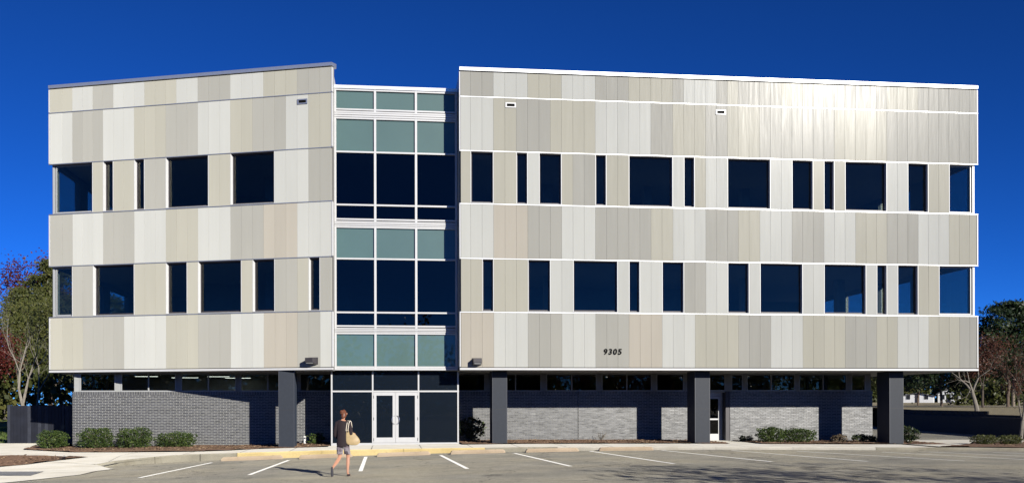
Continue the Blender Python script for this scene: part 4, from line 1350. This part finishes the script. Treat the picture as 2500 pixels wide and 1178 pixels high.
# ---- trees at the left
bare_tree('bare_tree', (-20.95, 12.6, -0.3), 7.6, 3, 'pale leafless tree with many upright limbs behind the dark fence', levels=6, spread=0.42, trunk_frac=0.24, radius=0.15)
leafy_tree('maple_tree', (-42.6, 69.5, -0.3), 16.8, 12, 'leaf_red', 'red-leaved autumn maple at the far left edge', per=120, size=0.25, sig=0.85)
leafy_tree('autumn_tree', (-41.0, 74.5, -0.3), 14.6, 13, 'leaf_orange', 'orange and gold autumn tree between the red maple and the pines', per=110, size=0.25, sig=0.85)
leafy_tree('maple_tree', (-35.4, 48.5, -0.3), 7.6, 14, 'leaf_red', 'low dark red maple behind the fence at the far left edge', per=80, size=0.2, sig=0.6)
pine_tree('pine_tree', (-35.6, 63.7, -0.3), 15.6, 15, 'tall green pine rising beside the left edge of the building', width=0.27, bare=0.30, leaf_m='leaf_green', size=0.34, per=130)
pine_tree('pine_tree', (-38.9, 66, -0.3), 13.4, 16, 'green pine left of the tallest one, behind the pale bare tree', width=0.32, bare=0.25, leaf_m='leaf_green', size=0.34, per=130)
leafy_tree('evergreen_tree', (-31.6, 54, -0.3), 10.4, 17, 'leaf_green', 'bushy olive-green tree showing under the left wing overhang', per=120, size=0.22, sig=0.8)
leafy_tree('evergreen_tree', (-36.4, 58, -0.3), 11.6, 18, 'leaf_green', 'dense olive-green tree directly behind the pale bare tree', per=120, size=0.22, sig=0.8)
pine_tree('pine_tree', (-29.2, 60, -0.3), 12.0, 19, 'dark pine seen in the gap between fence and brick wall', width=0.3, bare=0.15)
for i, (x, y, h, s, l) in enumerate(((-31.0, 45.5, 9.0, 51, 'thin leafless sapling left of the pale bare tree'), (-26.4, 42.5, 8.0, 52, 'thin leafless sapling right of the pale bare tree'))):
    bare_tree('bare_sapling', (x, y, -0.3), h, s, l, levels=4, spread=0.4, radius=0.10)

# ---- trees and houses at the right
pine_tree('pine_tree', (48.4, 39, 1.2), 8.5, 61, 'tall dark pine breaking the skyline at the right edge', width=0.40, bare=0.3, per=120)
pine_tree('pine_tree', (54.2, 42, 1.2), 8.6, 62, 'second dark pine cut off by the right edge of the picture', width=0.40, bare=0.25, per=120)
pine_tree('pine_tree', (45.4, 44, 1.2), 7.8, 63, 'dark pine close beside the right end of the building', width=0.40, bare=0.2, per=110)
leafy_tree('rust_tree', (43.8, 35, 1.1), 5.4, 64, 'leaf_rust', 'rust-brown bushy tree behind the pale bare tree', per=50, size=0.15, sig=0.5)
bare_tree('bare_tree', (34.9, 21.2, 0.9), 4.6, 65, 'pale leafless tree on the bank above the dark retaining wall', levels=5, spread=0.62, trunk_frac=0.42, radius=0.16)
rt = bare_tree('crape_myrtle', (24.75, 1.2, -0.2), 4.7, 66, 'multi-stemmed leafless tree with reddish twigs at the right edge', levels=6, spread=0.40, trunk_frac=0.36, radius=0.10, twig='bark_brown')
rng = np.random.default_rng(68)
bo = [c_ for c_ in rt.children if c_.name.startswith('branches')][0]
vv = np.zeros(len(bo.data.vertices) * 3); bo.data.vertices.foreach_get('co', vv); vv = vv.reshape(-1, 3)
vv = vv[vv[:, 2] > 1.7]; vv = vv[rng.integers(0, len(vv), 2600)] + rng.normal(size=(2600, 3)) * 0.07
v, q = leaf_quads(vv, 0.075, rng, aspect=0.5)
link(bpy.data.objects.new('dry_leaves', fast_mesh('dry_leaves', v, q, M['leaf_rust'], rng.uniform(0, 1, len(vv)))), rt)
for i, (x, y, h, s, lm, l) in enumerate(((39.5, 47, 5.6, 71, 'leaf_green', 'broad green conifer seen under the overhang right of the right-hand column'), (43.6, 52, 6.0, 72, 'leaf_green', 'green conifer behind the white gabled house front'), (47.8, 58, 6.6, 73, 'leaf_pine', 'dark conifer right of the white houses'), (37.2, 55, 6.2, 74, 'leaf_green', 'green conifer seen just beside the right-hand column'), (53, 62, 7.0, 75, 'leaf_pine', 'dark conifer behind the reddish multi-stemmed tree'), (34.2, 60, 7.0, 76, 'leaf_pine', 'conifer seen in the gap between brick wall and right-hand column'))):
    pine_tree('conifer', (x, y, 1.0), h, s, l, leaf_m=lm, width=0.42, bare=0.34, per=60, size=0.3)
# far woods: one mass
rng = np.random.default_rng(91)
pts = []
for k in range(230):
    if k < 70: cx0, cy0, hh = rng.uniform(-75, -14), rng.uniform(48, 70), rng.uniform(5, 8)
    elif k < 190: cx0, cy0, hh = rng.uniform(60, 240), rng.uniform(196, 230), rng.uniform(12, 19)
    else: cx0, cy0, hh = rng.uniform(61, 120), rng.uniform(62, 80), rng.uniform(4, 6.5)
    m = 260 if k < 70 else (700 if k < 190 else 900)
    p = rng.normal(size=(m, 3)); p /= np.linalg.norm(p, axis=1)[:, None]
    p *= (rng.uniform(0, 1, (m, 1)) ** 0.4)
    pts.append(p * np.array([3.2, 2.5, hh * 0.5]) + np.array([cx0, cy0, hh * 0.5 - 0.5]))
c = np.concatenate(pts)
v, q = leaf_quads(c, np.array([0.6] * (70 * 260) + [1.15] * (120 * 700) + [0.55] * (40 * 900))[:, None], rng, aspect=0.7)
o = link(bpy.data.objects.new('woodland', fast_mesh('woodland', v, q, M['leaf_green'], np.repeat(rng.uniform(0, 0.7, 230), [260] * 70 + [700] * 120 + [900] * 40) + rng.uniform(0, 0.3, len(c)))))
tag(o, 'far-off mixed woodland behind the lot', 'woodland', kind='stuff')

pts = []
for k in range(240):
    cx0, cy0, hh = rng.uniform(-170, 170), rng.uniform(-150, -122), (rng.uniform(8, 11) if k % 6 else rng.uniform(13, 19))
    m = 330
    p = rng.normal(size=(m, 3)); p /= np.linalg.norm(p, axis=1)[:, None]
    p *= (rng.uniform(0, 1, (m, 1)) ** 0.4)
    pts.append(p * np.array([4.0, 3.0, hh * 0.5]) + np.array([cx0, cy0, hh * 0.5 - 0.8]))
c = np.concatenate(pts)
v, q = leaf_quads(c, 0.8, rng, aspect=0.8)
o = link(bpy.data.objects.new('woodland', fast_mesh('woodland', v, q, M['leaf_green'], np.repeat(rng.uniform(0, 0.7, 240), 330) + rng.uniform(0, 0.3, len(c)))))
tag(o, 'belt of trees across the street behind the viewer, mirrored in the glass', 'woodland', kind='stuff')

def house(loc, rz, w2, d2, wall_h, roof_h, label):
    t = empty('house', loc, rz)
    MB().box(-w2, w2, -d2, d2, -0.5, wall_h).build('wall', M['wood_white'], t)
    # gable roof, ridge along y, gable facing the camera side
    mb = MB()
    for s in (-1, 1):
        n = len(mb.v)
        e = 0.35
        mb.v += [(s * (w2 + e), -d2 - e, wall_h - 0.1), (0, -d2 - e, wall_h + roof_h), (0, d2 + e, wall_h + roof_h), (s * (w2 + e), d2 + e, wall_h - 0.1),
                 (s * (w2 + e), -d2 - e, wall_h + 0.05), (0, -d2 - e, wall_h + roof_h + 0.17), (0, d2 + e, wall_h + roof_h + 0.17), (s * (w2 + e), d2 + e, wall_h + 0.05)]
        mb.f += [(n, n+1, n+2, n+3), (n+4, n+5, n+6, n+7), (n, n+1, n+5, n+4), (n+3, n+2, n+6, n+7), (n, n+3, n+7, n+4)]
    mb.build('roof', M['shingle'], t)
    for yy in (-d2 + 0.01, d2 - 0.16):
        gb = MB(); gb.loft([[(-w2, yy, wall_h), (w2, yy, wall_h), (0, yy, wall_h + roof_h - 0.05)], [(-w2, yy + .15, wall_h), (w2, yy + .15, wall_h), (0, yy + .15, wall_h + roof_h - 0.05)]])
        gb.build('gable', M['wood_white'], t)
    for x in (-w2 * 0.55, w2 * 0.55):
        wd = MB().box(x - 0.5, x + 0.5, -d2 - 0.05, -d2 - 0.002, 0.7, 1.9).build('window', M['wood_white'], t)
        MB().box(x - 0.42, x + 0.42, -d2 - 0.07, -d2 - 0.052, 0.78, 1.82).build('pane', M['black'], wd)
    dr = MB().box(-0.45, 0.45, -d2 - 0.05, -d2 - 0.002, -0.1, 2.0).build('door', M['bronze'], t)
    MB().tube((0.32, -d2 - 0.1, 0.95), (0.32, -d2 - 0.05, 0.95), 0.04, 0.04, 8).build('handle', M['steel'], dr)
    tag(t, label, 'house', 'white houses far behind the lot')
house((122.2, 175.8, 1.42), R(-35), 2.2, 4.0, 1.9, 1.5, 'white house with a pointed gable seen under the overhang')
house((115.2, 177, 1.42), R(-32), 3.4, 3.0, 1.5, 0.6, 'long low white house left of the gabled one, beside the right-hand column')
house((128.8, 180, 1.42), R(-40), 2.0, 3.0, 1.5, 0.7, 'small white house right of the gabled one, behind tree trunks')

# retaining wall: stepped courses of dark blocks running away from the viewer
rw = empty('retaining_wall', (0, 0, -0.7))
A = Vector((31.6, 10.0)); B = Vector((35.1, 33.0))
d = (B - A); L = d.length; d.normalize(); rz = math.atan2(d.y, d.x)
core = MB().box(0, L, 0.05, 0.5, 0, 1.45)
core.build('core', M['block'], rw, (A.x, A.y, 0), rz)
bme = MB().loft([[(0, 0.09, 0), (0.43, 0.09, 0), (0.43, 0.09, 0.19), (0, 0.09, 0.19)], [(0, 0.02, 0), (0.43, 0.02, 0), (0.43, 0.02, 0.19), (0, 0.02, 0.19)], [(0.02, 0, 0.015), (0.41, 0, 0.015), (0.41, 0, 0.175), (0.02, 0, 0.175)]]).mesh('block', M['block'])
rrng = random.Random(3)
placed = []
for r in range(9):
    for k in range(int(L / 0.44)):
        x = k * 0.44 + (r % 2) * 0.22
        top = 1.62 + 0.32 * x / L
        if r * 0.2 + 0.2 < top + 0.1: placed.append((x, r))
placed.sort(key=lambda p: p[0])
rest = MB()
for i, (x, r) in enumerate(placed):
    lx, ly, lz = x, rrng.uniform(-0.02, 0.015), r * 0.2
    wx_, wy_ = A.x + d.x * lx - d.y * ly, A.y + d.y * lx + d.x * ly
    if i < 280:
        inst('block', bme, rw, (wx_, wy_, lz), (0, 0, rz))
    else:
        n = len(rest.v)
        for v_ in bme.vertices:
            px_, py_ = lx + v_.co.x, ly + v_.co.y
            rest.v.append((A.x + d.x * px_ - d.y * py_, A.y + d.y * px_ + d.x * py_, lz + v_.co.z))
        rest.f += [tuple(j + n for j in p.vertices) for p in bme.polygons]
o = rest.build('block_courses', M['block'], rw)
o['kind'] = 'stuff'
tag(rw, 'long dark stepped block retaining wall below the grass bank at right', 'wall')

# dark board fence at far left
fe = empty('board_fence', (-20.9, 10.7, -0.3), R(-6.5))
n = 27
frng = random.Random(9)
for i in range(n):
    m = M['fence_light'] if frng.random() < 0.35 else M['fence']
    MB().box(i * 0.165, i * 0.165 + 0.155, frng.uniform(-0.008, 0.008), 0.03, 0.04, 1.86 + frng.uniform(-0.01, 0.01)).build('board', m, fe)
for x in (-0.06, 2.55, 4.5):
    MB().box(x - 0.05, x + 0.05, -0.035 if x > 0 else -0.06, 0.12, 0.0, 1.9).build('post', M['fence_light'], fe)
for z in (0.35, 1.5):
    MB().box(0.0, 4.45, 0.04, 0.09, z, z + 0.09).build('rail', M['fence'], fe)
tag(fe, 'dark navy vertical board fence left of the brick wall', 'fence')

# utility pole and overhead cables
up = empty('utility_pole', (51.6, 43.2, 1.2))
MB().tube((0, 0, -0.3), (0, 0, 6.0), 0.15, 0.11, 10).build('pole', M['pole'], up)
MB().box(-1.0, 1.0, -0.06, 0.06, 5.3, 5.42).build('crossarm', M['pole'], up)
for x in (-0.8, 0.8): MB().tube((x, 0, 5.42), (x, 0, 5.58), 0.05, 0.03, 8).build('insulator', M['alu_grey'], up)
tag(up, 'timber utility pole among the trees at the right edge', 'pole')
for i, (z, l) in enumerate(((6.55, 'topmost'), (6.1, 'middle'), (5.65, 'lowest'))):
    pts = []
    for k in range(25):
        u = k / 24.0
        pts.append((20 + 90 * u, 47.2 - 9 * u, z - 0.7 * math.sin(math.pi * u) + 0.55))
    o = MB().path(pts, 0.028, 5).build('overhead_cable', M['wire'])
    tag(o, l + ' of three pale overhead cables crossing the dark trees at right', 'cable', 'overhead cables at right')

# trees out of the picture, behind and right of the viewer: their shadows streak the asphalt
for i, (x, y, h, sd_, l) in enumerate(((12.4, -29.2, 6.0, 83, 'small street tree out of view, its shadow tip reaching the line right of the entrance'), (15.9, -30.6, 6.0, 81, 'small street tree out of view whose shadow streaks the asphalt in the middle right'), (18.0, -35.0, 6.2, 82, 'small street tree out of view whose shadow streaks the lower right asphalt'), (21.8, -38.2, 6.4, 84, 'small street tree out of view nearest the road behind the viewer'))):
    leafy_tree('street_tree', (x, y, -0.3), h, sd_, 'leaf_rust', l, per=6, size=0.24, sig=0.42, spread=0.75, group='street trees behind the viewer', radius=0.11)

# ================================================================== the person
def skin_body(name, chains, mat, parent, root=0, sub=2):
    """chains: list of polylines [(x,y,z,rx,ry)]; equal points are merged"""
    verts, edges, rad, idx = [], [], [], {}
    def vid(p):
        key = (round(p[0], 4), round(p[1], 4), round(p[2], 4))
        if key not in idx:
            idx[key] = len(verts); verts.append(p[:3]); rad.append((p[3], p[4] if len(p) > 4 else p[3]))
        return idx[key]
    for ch in chains:
        ids = [vid(p) for p in ch]
        edges += list(zip(ids, ids[1:]))
    me = bpy.data.meshes.new(name)
    me.from_pydata(verts, edges, [])
    me.materials.append(mat)
    o = link(bpy.data.objects.new(name, me), parent)
    m = o.modifiers.new('skin', 'SKIN')
    m.use_smooth_shade = True
    sv = me.skin_vertices
    if not sv:
        bpy.context.view_layer.objects.active = o
        bpy.ops.object.select_all(action='DESELECT'); o.select_set(True)
    for i, r in enumerate(rad):
        me.skin_vertices[0].data[i].radius = r
        me.skin_vertices[0].data[i].use_root = (i == root)
    s = o.modifiers.new('sub', 'SUBSURF'); s.levels = sub; s.render_levels = sub
    bpy.context.view_layer.update()
    dg = bpy.context.evaluated_depsgraph_get()
    ev = bpy.data.meshes.new_from_object(o.evaluated_get(dg))
    o.modifiers.clear()
    o.data = ev
    for p in ev.polygons: p.use_smooth = True
    return o

M['skin'] = simple('skin', (0.52, 0.27, 0.17), 0.5, var=0.06, scale=20)
M['hair'] = simple('auburn_hair', (0.16, 0.052, 0.024), 0.45, var=0.35, scale=60)
M['blouse'] = simple('dark_plum_fabric', (0.022, 0.013, 0.016), 0.85, var=0.25, scale=14, bump=0.3, bscale=60)
def shorts_mat():
    t = NT('grey_printed_fabric')
    n = t.noise(t.coords((1, 1, 1)), 7.0, 1.5)
    t.base(t.ramp(n, [(0.42, (0.085, 0.07, 0.085)), (0.5, (0.30, 0.27, 0.29)), (0.62, (0.15, 0.12, 0.14))]))
    t.set(Roughness=0.85)
    return t.m
M['shorts'] = shorts_mat()
M['shoe'] = simple('black_shoe_leather', (0.035, 0.026, 0.026), 0.5)
M['sole'] = simple('grey_shoe_sole', (0.06, 0.06, 0.07), 0.8)
M['bag'] = simple('tan_leather', (0.50, 0.38, 0.20), 0.5, var=0.14, scale=9, bump=0.25, bscale=14)
M['strap'] = simple('pale_strap', (0.66, 0.60, 0.5), 0.5)

per = empty('person', (-4.05, -13.3, az(-4.02) + 0.004), R(-14))
per.scale = (0.9, 0.94, 1.0)
tag(per, 'person in dark plum top and grey printed shorts walking towards the entrance', 'person')
S = 1.0
body = [
    [(0, 0, 0.93, .13, .10), (0, -0.005, 1.10, .115, .085), (0, 0.0, 1.28, .135, .09), (0, 0.005, 1.42, .12, .075), (0.0, 0.01, 1.50, .052, .052), (0.015, 0.03, 1.57, .048, .05), (0.02, 0.05, 1.66, .074, .086), (0.022, 0.05, 1.73, .058, .066)],
    [(0, 0, 0.93, .13, .10), (0.10, 0.0, 0.86, .088, .09), (0.125, 0.055, 0.66, .068, .07), (0.135, 0.075, 0.49, .05, .052), (0.14, 0.04, 0.36, .05, .055), (0.142, 0.015, 0.22, .036, .04), (0.145, -0.005, 0.10, .028, .03), (0.15, 0.0, 0.055, .03, .03), (0.165, 0.09, 0.035, .034, .024), (0.175, 0.16, 0.026, .028, .016)],
    [(0, 0, 0.93, .13, .10), (-0.10, 0.0, 0.86, .088, .09), (-0.095, 0.02, 0.66, .068, .07), (-0.10, 0.0, 0.49, .05, .052), (-0.145, -0.11, 0.39, .05, .055), (-0.19, -0.22, 0.30, .036, .04), (-0.222, -0.30, 0.235, .028, .03), (-0.228, -0.315, 0.205, .03, .03), (-0.235, -0.285, 0.115, .033, .026), (-0.24, -0.245, 0.04, .028, .018)],
    [(0, 0.005, 1.42, .12, .075), (0.165, 0.0, 1.415, .058, .058), (0.235, -0.03, 1.26, .045, .045), (0.275, -0.045, 1.12, .038, .038), (0.285, 0.07, 1.10, .034, .034), (0.275, 0.18, 1.12, .026, .024), (0.268, 0.235, 1.13, .026, .014)],
    [(0, 0.005, 1.42, .12, .075), (-0.165, 0.0, 1.415, .058, .058), (-0.215, 0.0, 1.26, .045, .045), (-0.235, 0.02, 1.11, .038, .038), (-0.215, 0.13, 1.03, .033, .033), (-0.19, 0.23, 0.99, .025, .023), (-0.182, 0.28, 0.975, .026, .014)],
]
# five fingers on each hand, rooted in the palm
for hx, hy, hz, sx in ((0.268, 0.235, 1.13, 1), (-0.182, 0.28, 0.975, -1)):
    for k, (dx, ln) in enumerate(((-0.024, 0.062), (-0.008, 0.07), (0.008, 0.066), (0.022, 0.052))):
        body.append([(hx, hy, hz, .026, .014), (hx + dx, hy + 0.035, hz - 0.004, .009, .009), (hx + dx * 1.1, hy + 0.035 + ln * 0.5, hz - 0.02, .0085, .0085), (hx + dx, hy + 0.03 + ln * 0.75, hz - 0.05, .008, .008)])
    body.append([(hx, hy, hz, .026, .014), (hx - sx * 0.035, hy + 0.005, hz - 0.008, .0095, .0095), (hx - sx * 0.05, hy + 0.035, hz - 0.02, .009, .009)])
skin_body('body', body, M['skin'], per)
def ell(cx0, cy0, z, rx, ry, k=16, tilt=0.0, tx=0.0, wob=0.0, seed=0):
    rr = random.Random(seed)
    out = []
    for i in range(k):
        a = 2 * math.pi * i / k
        s_ = 1 + wob * math.sin(3 * a + seed) + wob * 0.6 * math.sin(5 * a + seed * 2)
        x = rx * math.cos(a) * s_; y = ry * math.sin(a) * s_
        out.append((cx0 + x, cy0 + y, z + tilt * y + tx * x))
    return out
# blouse: loose torso, boat neck, elbow-length sleeves
tm = MB()
tm.loft([ell(0, -0.01, 0.79, .182, .138, 20, wob=.04, seed=1), ell(0, -0.01, 0.86, .185, .14, 20, wob=.035, seed=2), ell(0, -0.012, 0.98, .172, .13, 20, wob=.03, seed=3), ell(0, -0.01, 1.10, .165, .125, 20, wob=.02, seed=4), ell(0, -0.005, 1.24, .178, .128, 20, wob=.012, seed=5), ell(0, 0, 1.36, .188, .118, 20), ell(0, 0.0, 1.43, .182, .102, 20), ell(0, 0.004, 1.468, .15, .085, 20, tx=-0.10), ell(0.004, 0.008, 1.485, .115, .072, 20, tx=-0.16)], close=False)
blo = tm.build('blouse', M['blouse'], per, smooth=True)
def sleeve(pts, nm):
    mb = MB(); rings = []
    for i, (x, y, z, r) in enumerate(pts):
        a = Vector(pts[max(0, i - 1)][:3]); b = Vector(pts[min(len(pts) - 1, i + 1)][:3])
        dd = (b - a).normalized(); o1 = dd.cross(Vector((0, 1, 0.02))).normalized(); o2 = dd.cross(o1)
        rings.append([tuple(Vector((x, y, z)) + o1 * (r * math.cos(2 * math.pi * k / 12)) + o2 * (r * 1.08 * math.sin(2 * math.pi * k / 12))) for k in range(12)])
    mb.loft(rings, close=False)
    mb.build(nm, M['blouse'], blo, smooth=True)
sleeve([(0.10, 0, 1.425, .062), (0.165, -0.002, 1.41, .072), (0.215, -0.02, 1.31, .066), (0.245, -0.035, 1.22, .064), (0.272, -0.045, 1.12, .068), (0.285, -0.02, 1.075, .066), (0.287, 0.04, 1.075, .06), (0.286, 0.09, 1.09, .056)], 'sleeve')
sleeve([(-0.10, 0, 1.425, .062), (-0.165, 0, 1.41, .07), (-0.20, 0, 1.31, .065), (-0.222, 0.004, 1.22, .062), (-0.238, 0.015, 1.11, .062), (-0.23, 0.07, 1.065, .058), (-0.222, 0.11, 1.04, .054)], 'sleeve')
# shorts: seat and two wide legs
sh = MB()
sh.loft([ell(0, -0.005, 0.98, .150, .118, 18), ell(0, -0.008, 0.90, .172, .132, 18), ell(0, -0.008, 0.83, .182, .135, 18), ell(0, -0.005, 0.785, .170, .12, 18)])
sho = sh.build('shorts', M['shorts'], per, smooth=True)
MB().loft([ell(0.088, 0.0, 0.86, .088, .115, 14), ell(0.105, 0.012, 0.76, .092, .108, 14), ell(0.118, 0.03, 0.66, .093, .1, 14, wob=.03, seed=2), ell(0.124, 0.045, 0.585, .092, .095, 14, wob=.04, seed=4)], close=False).build('leg', M['shorts'], sho, smooth=True)
MB().loft([ell(-0.088, 0.0, 0.86, .088, .115, 14), ell(-0.096, 0.008, 0.76, .092, .108, 14), ell(-0.097, 0.015, 0.66, .092, .1, 14, wob=.03, seed=3), ell(-0.097, 0.012, 0.585, .09, .095, 14, wob=.04, seed=5)], close=False).build('leg', M['shorts'], sho, smooth=True)
# hair: cap over the skull with a coiled bun
hr = MB(); rings = []
for i in range(9):
    u = i / 8.0
    z = 1.585 + 0.185 * u
    rr_ = math.sin(math.pi * (0.32 + 0.66 * u)) ** 0.7
    rings.append(ell(0.02, 0.030 + 0.02 * u, z, 0.079 * rr_ + 0.001, 0.094 * rr_ + 0.001, 16, tilt=0.55 * (1 - u), wob=0.025, seed=i))
hr.loft(rings)
ho = hr.build('hair', M['hair'], per, smooth=True)
bn = MB()
pts = []
for i in range(26):
    a = i * 0.62; r_ = 0.052 - 0.0016 * i
    pts.append((-0.005 + r_ * math.cos(a), -0.072 - 0.0018 * i, 1.695 + r_ * 0.95 * math.sin(a)))
bn.path(pts, 0.021, 7)
bn.build('bun', M['hair'], ho, smooth=True)
# face details (she looks away): ears, nose, eyes and mouth on the far side
hd = MB()
hd.loft([ell(0.105, 0.052, 1.635, .006, .014, 10), ell(0.109, 0.05, 1.66, .010, .022, 10), ell(0.108, 0.048, 1.682, .006, .016, 10)])
hd.loft([ell(-0.064, 0.052, 1.635, .006, .014, 10), ell(-0.067, 0.05, 1.66, .010, .022, 10), ell(-0.066, 0.048, 1.682, .006, .016, 10)])
for i_, x in enumerate((0.105, -0.064)):
    pass
hd.build('ears', M['skin'], per, smooth=True)
MB().loft([ell(0.022, 0.132, 1.625, .016, .014, 8), ell(0.022, 0.142, 1.64, .015, .02, 8), ell(0.022, 0.126, 1.685, .007, .01, 8)]).build('nose', M['skin'], per, smooth=True)
for x in (-0.008, 0.052):
    MB().tube((x, 0.118, 1.678), (x, 0.134, 1.678), 0.011, 0.006, 8).build('eye', M['wood_white'], per)
MB().box(-0.002, 0.046, 0.122, 0.136, 1.594, 1.602).build('mouth', M['hair'], per)
# flat shoes
MB().loft([ell(0.146, -0.028, 0.004, .030, .022, 12), ell(0.158, 0.06, 0.003, .036, .118, 12), ell(0.158, 0.06, 0.03, .042, .125, 12), ell(0.157, 0.055, 0.058, .034, .09, 12)][1:]).build('shoe', M['shoe'], per, smooth=True)
sb = MB()
def foot_ring(u, s_, off):
    # axis of the raised rear foot: from heel (top) to toe (ground)
    heel = Vector((-0.224, -0.335, 0.262)); toe = Vector((-0.243, -0.245, 0.006))
    ax = (toe - heel); c0 = heel + ax * u; nrm = Vector((0.02, -0.94, -0.33)).normalized()
    sd_ = Vector((1, 0, 0.05)).normalized()
    return [tuple(c0 + nrm * off + sd_ * (s_ * math.cos(2 * math.pi * k / 12)) + nrm * (0.021 * math.sin(2 * math.pi * k / 12))) for k in range(12)]
sb.loft([foot_ring(-0.02, 0.018, 0.01), foot_ring(0.06, 0.033, 0.012), foot_ring(0.3, 0.034, 0.014), foot_ring(0.55, 0.041, 0.016), foot_ring(0.8, 0.044, 0.014), foot_ring(0.97, 0.03, 0.01)])
so_ = sb.build('shoe', M['shoe'], per, smooth=True)
sl = MB(); sl.loft([foot_ring(0.0, 0.016, 0.027), foot_ring(0.07, 0.030, 0.029), foot_ring(0.3, 0.031, 0.031), foot_ring(0.55, 0.038, 0.033), foot_ring(0.8, 0.040, 0.031), foot_ring(0.95, 0.026, 0.027)])
sl.build('sole', M['sole'], so_, smooth=True)

# shoulder bag: slouching pouch with two straps over the right shoulder
bagt = empty('shoulder_bag', (-4.02 + 0.19, -13.42, az(-4.0) + 0.83), R(-9))
tag(bagt, 'tan slouchy shoulder bag with two pale straps hanging behind the walking person', 'bag')
rings = []
for i, (z, x0_, x1_, th) in enumerate(((0.0, -0.04, 0.12, .03), (0.02, -0.105, 0.18, .05), (0.06, -0.138, 0.225, .06), (0.11, -0.145, 0.232, .06), (0.16, -0.146, 0.215, .055), (0.22, -0.143, 0.175, .045), (0.28, -0.138, 0.125, .034), (0.34, -0.132, 0.05, .022), (0.385, -0.128, -0.03, .016), (0.40, -0.12, -0.06, .010))):
    c0, hw = (x0_ + x1_) / 2, (x1_ - x0_) / 2
    rings.append(ell(c0, 0.0, z, hw, th, 22, wob=0.03, seed=i * 0.35))
MB().loft(rings).build('pouch', M['bag'], bagt, smooth=True)
for k, dx in enumerate((-0.02, 0.03)):
    pts = [(-0.115 + dx, -0.01, 0.36), (-0.10 + dx, -0.015, 0.48), (-0.085 + dx, -0.01, 0.58), (-0.07 + dx, 0.06, 0.648), (-0.055 + dx, 0.16, 0.61), (-0.05 + dx, 0.215, 0.5), (-0.04 + dx, 0.2, 0.36), (-0.02 + dx, 0.06, 0.35)]
    MB().path(pts, 0.011, 6).build('strap', M['strap'], bagt)
    MB().tube((-0.115 + dx, -0.018, 0.345), (-0.112 + dx, -0.018, 0.385), 0.017, 0.017, 8).build('buckle', M['bronze'], bagt)
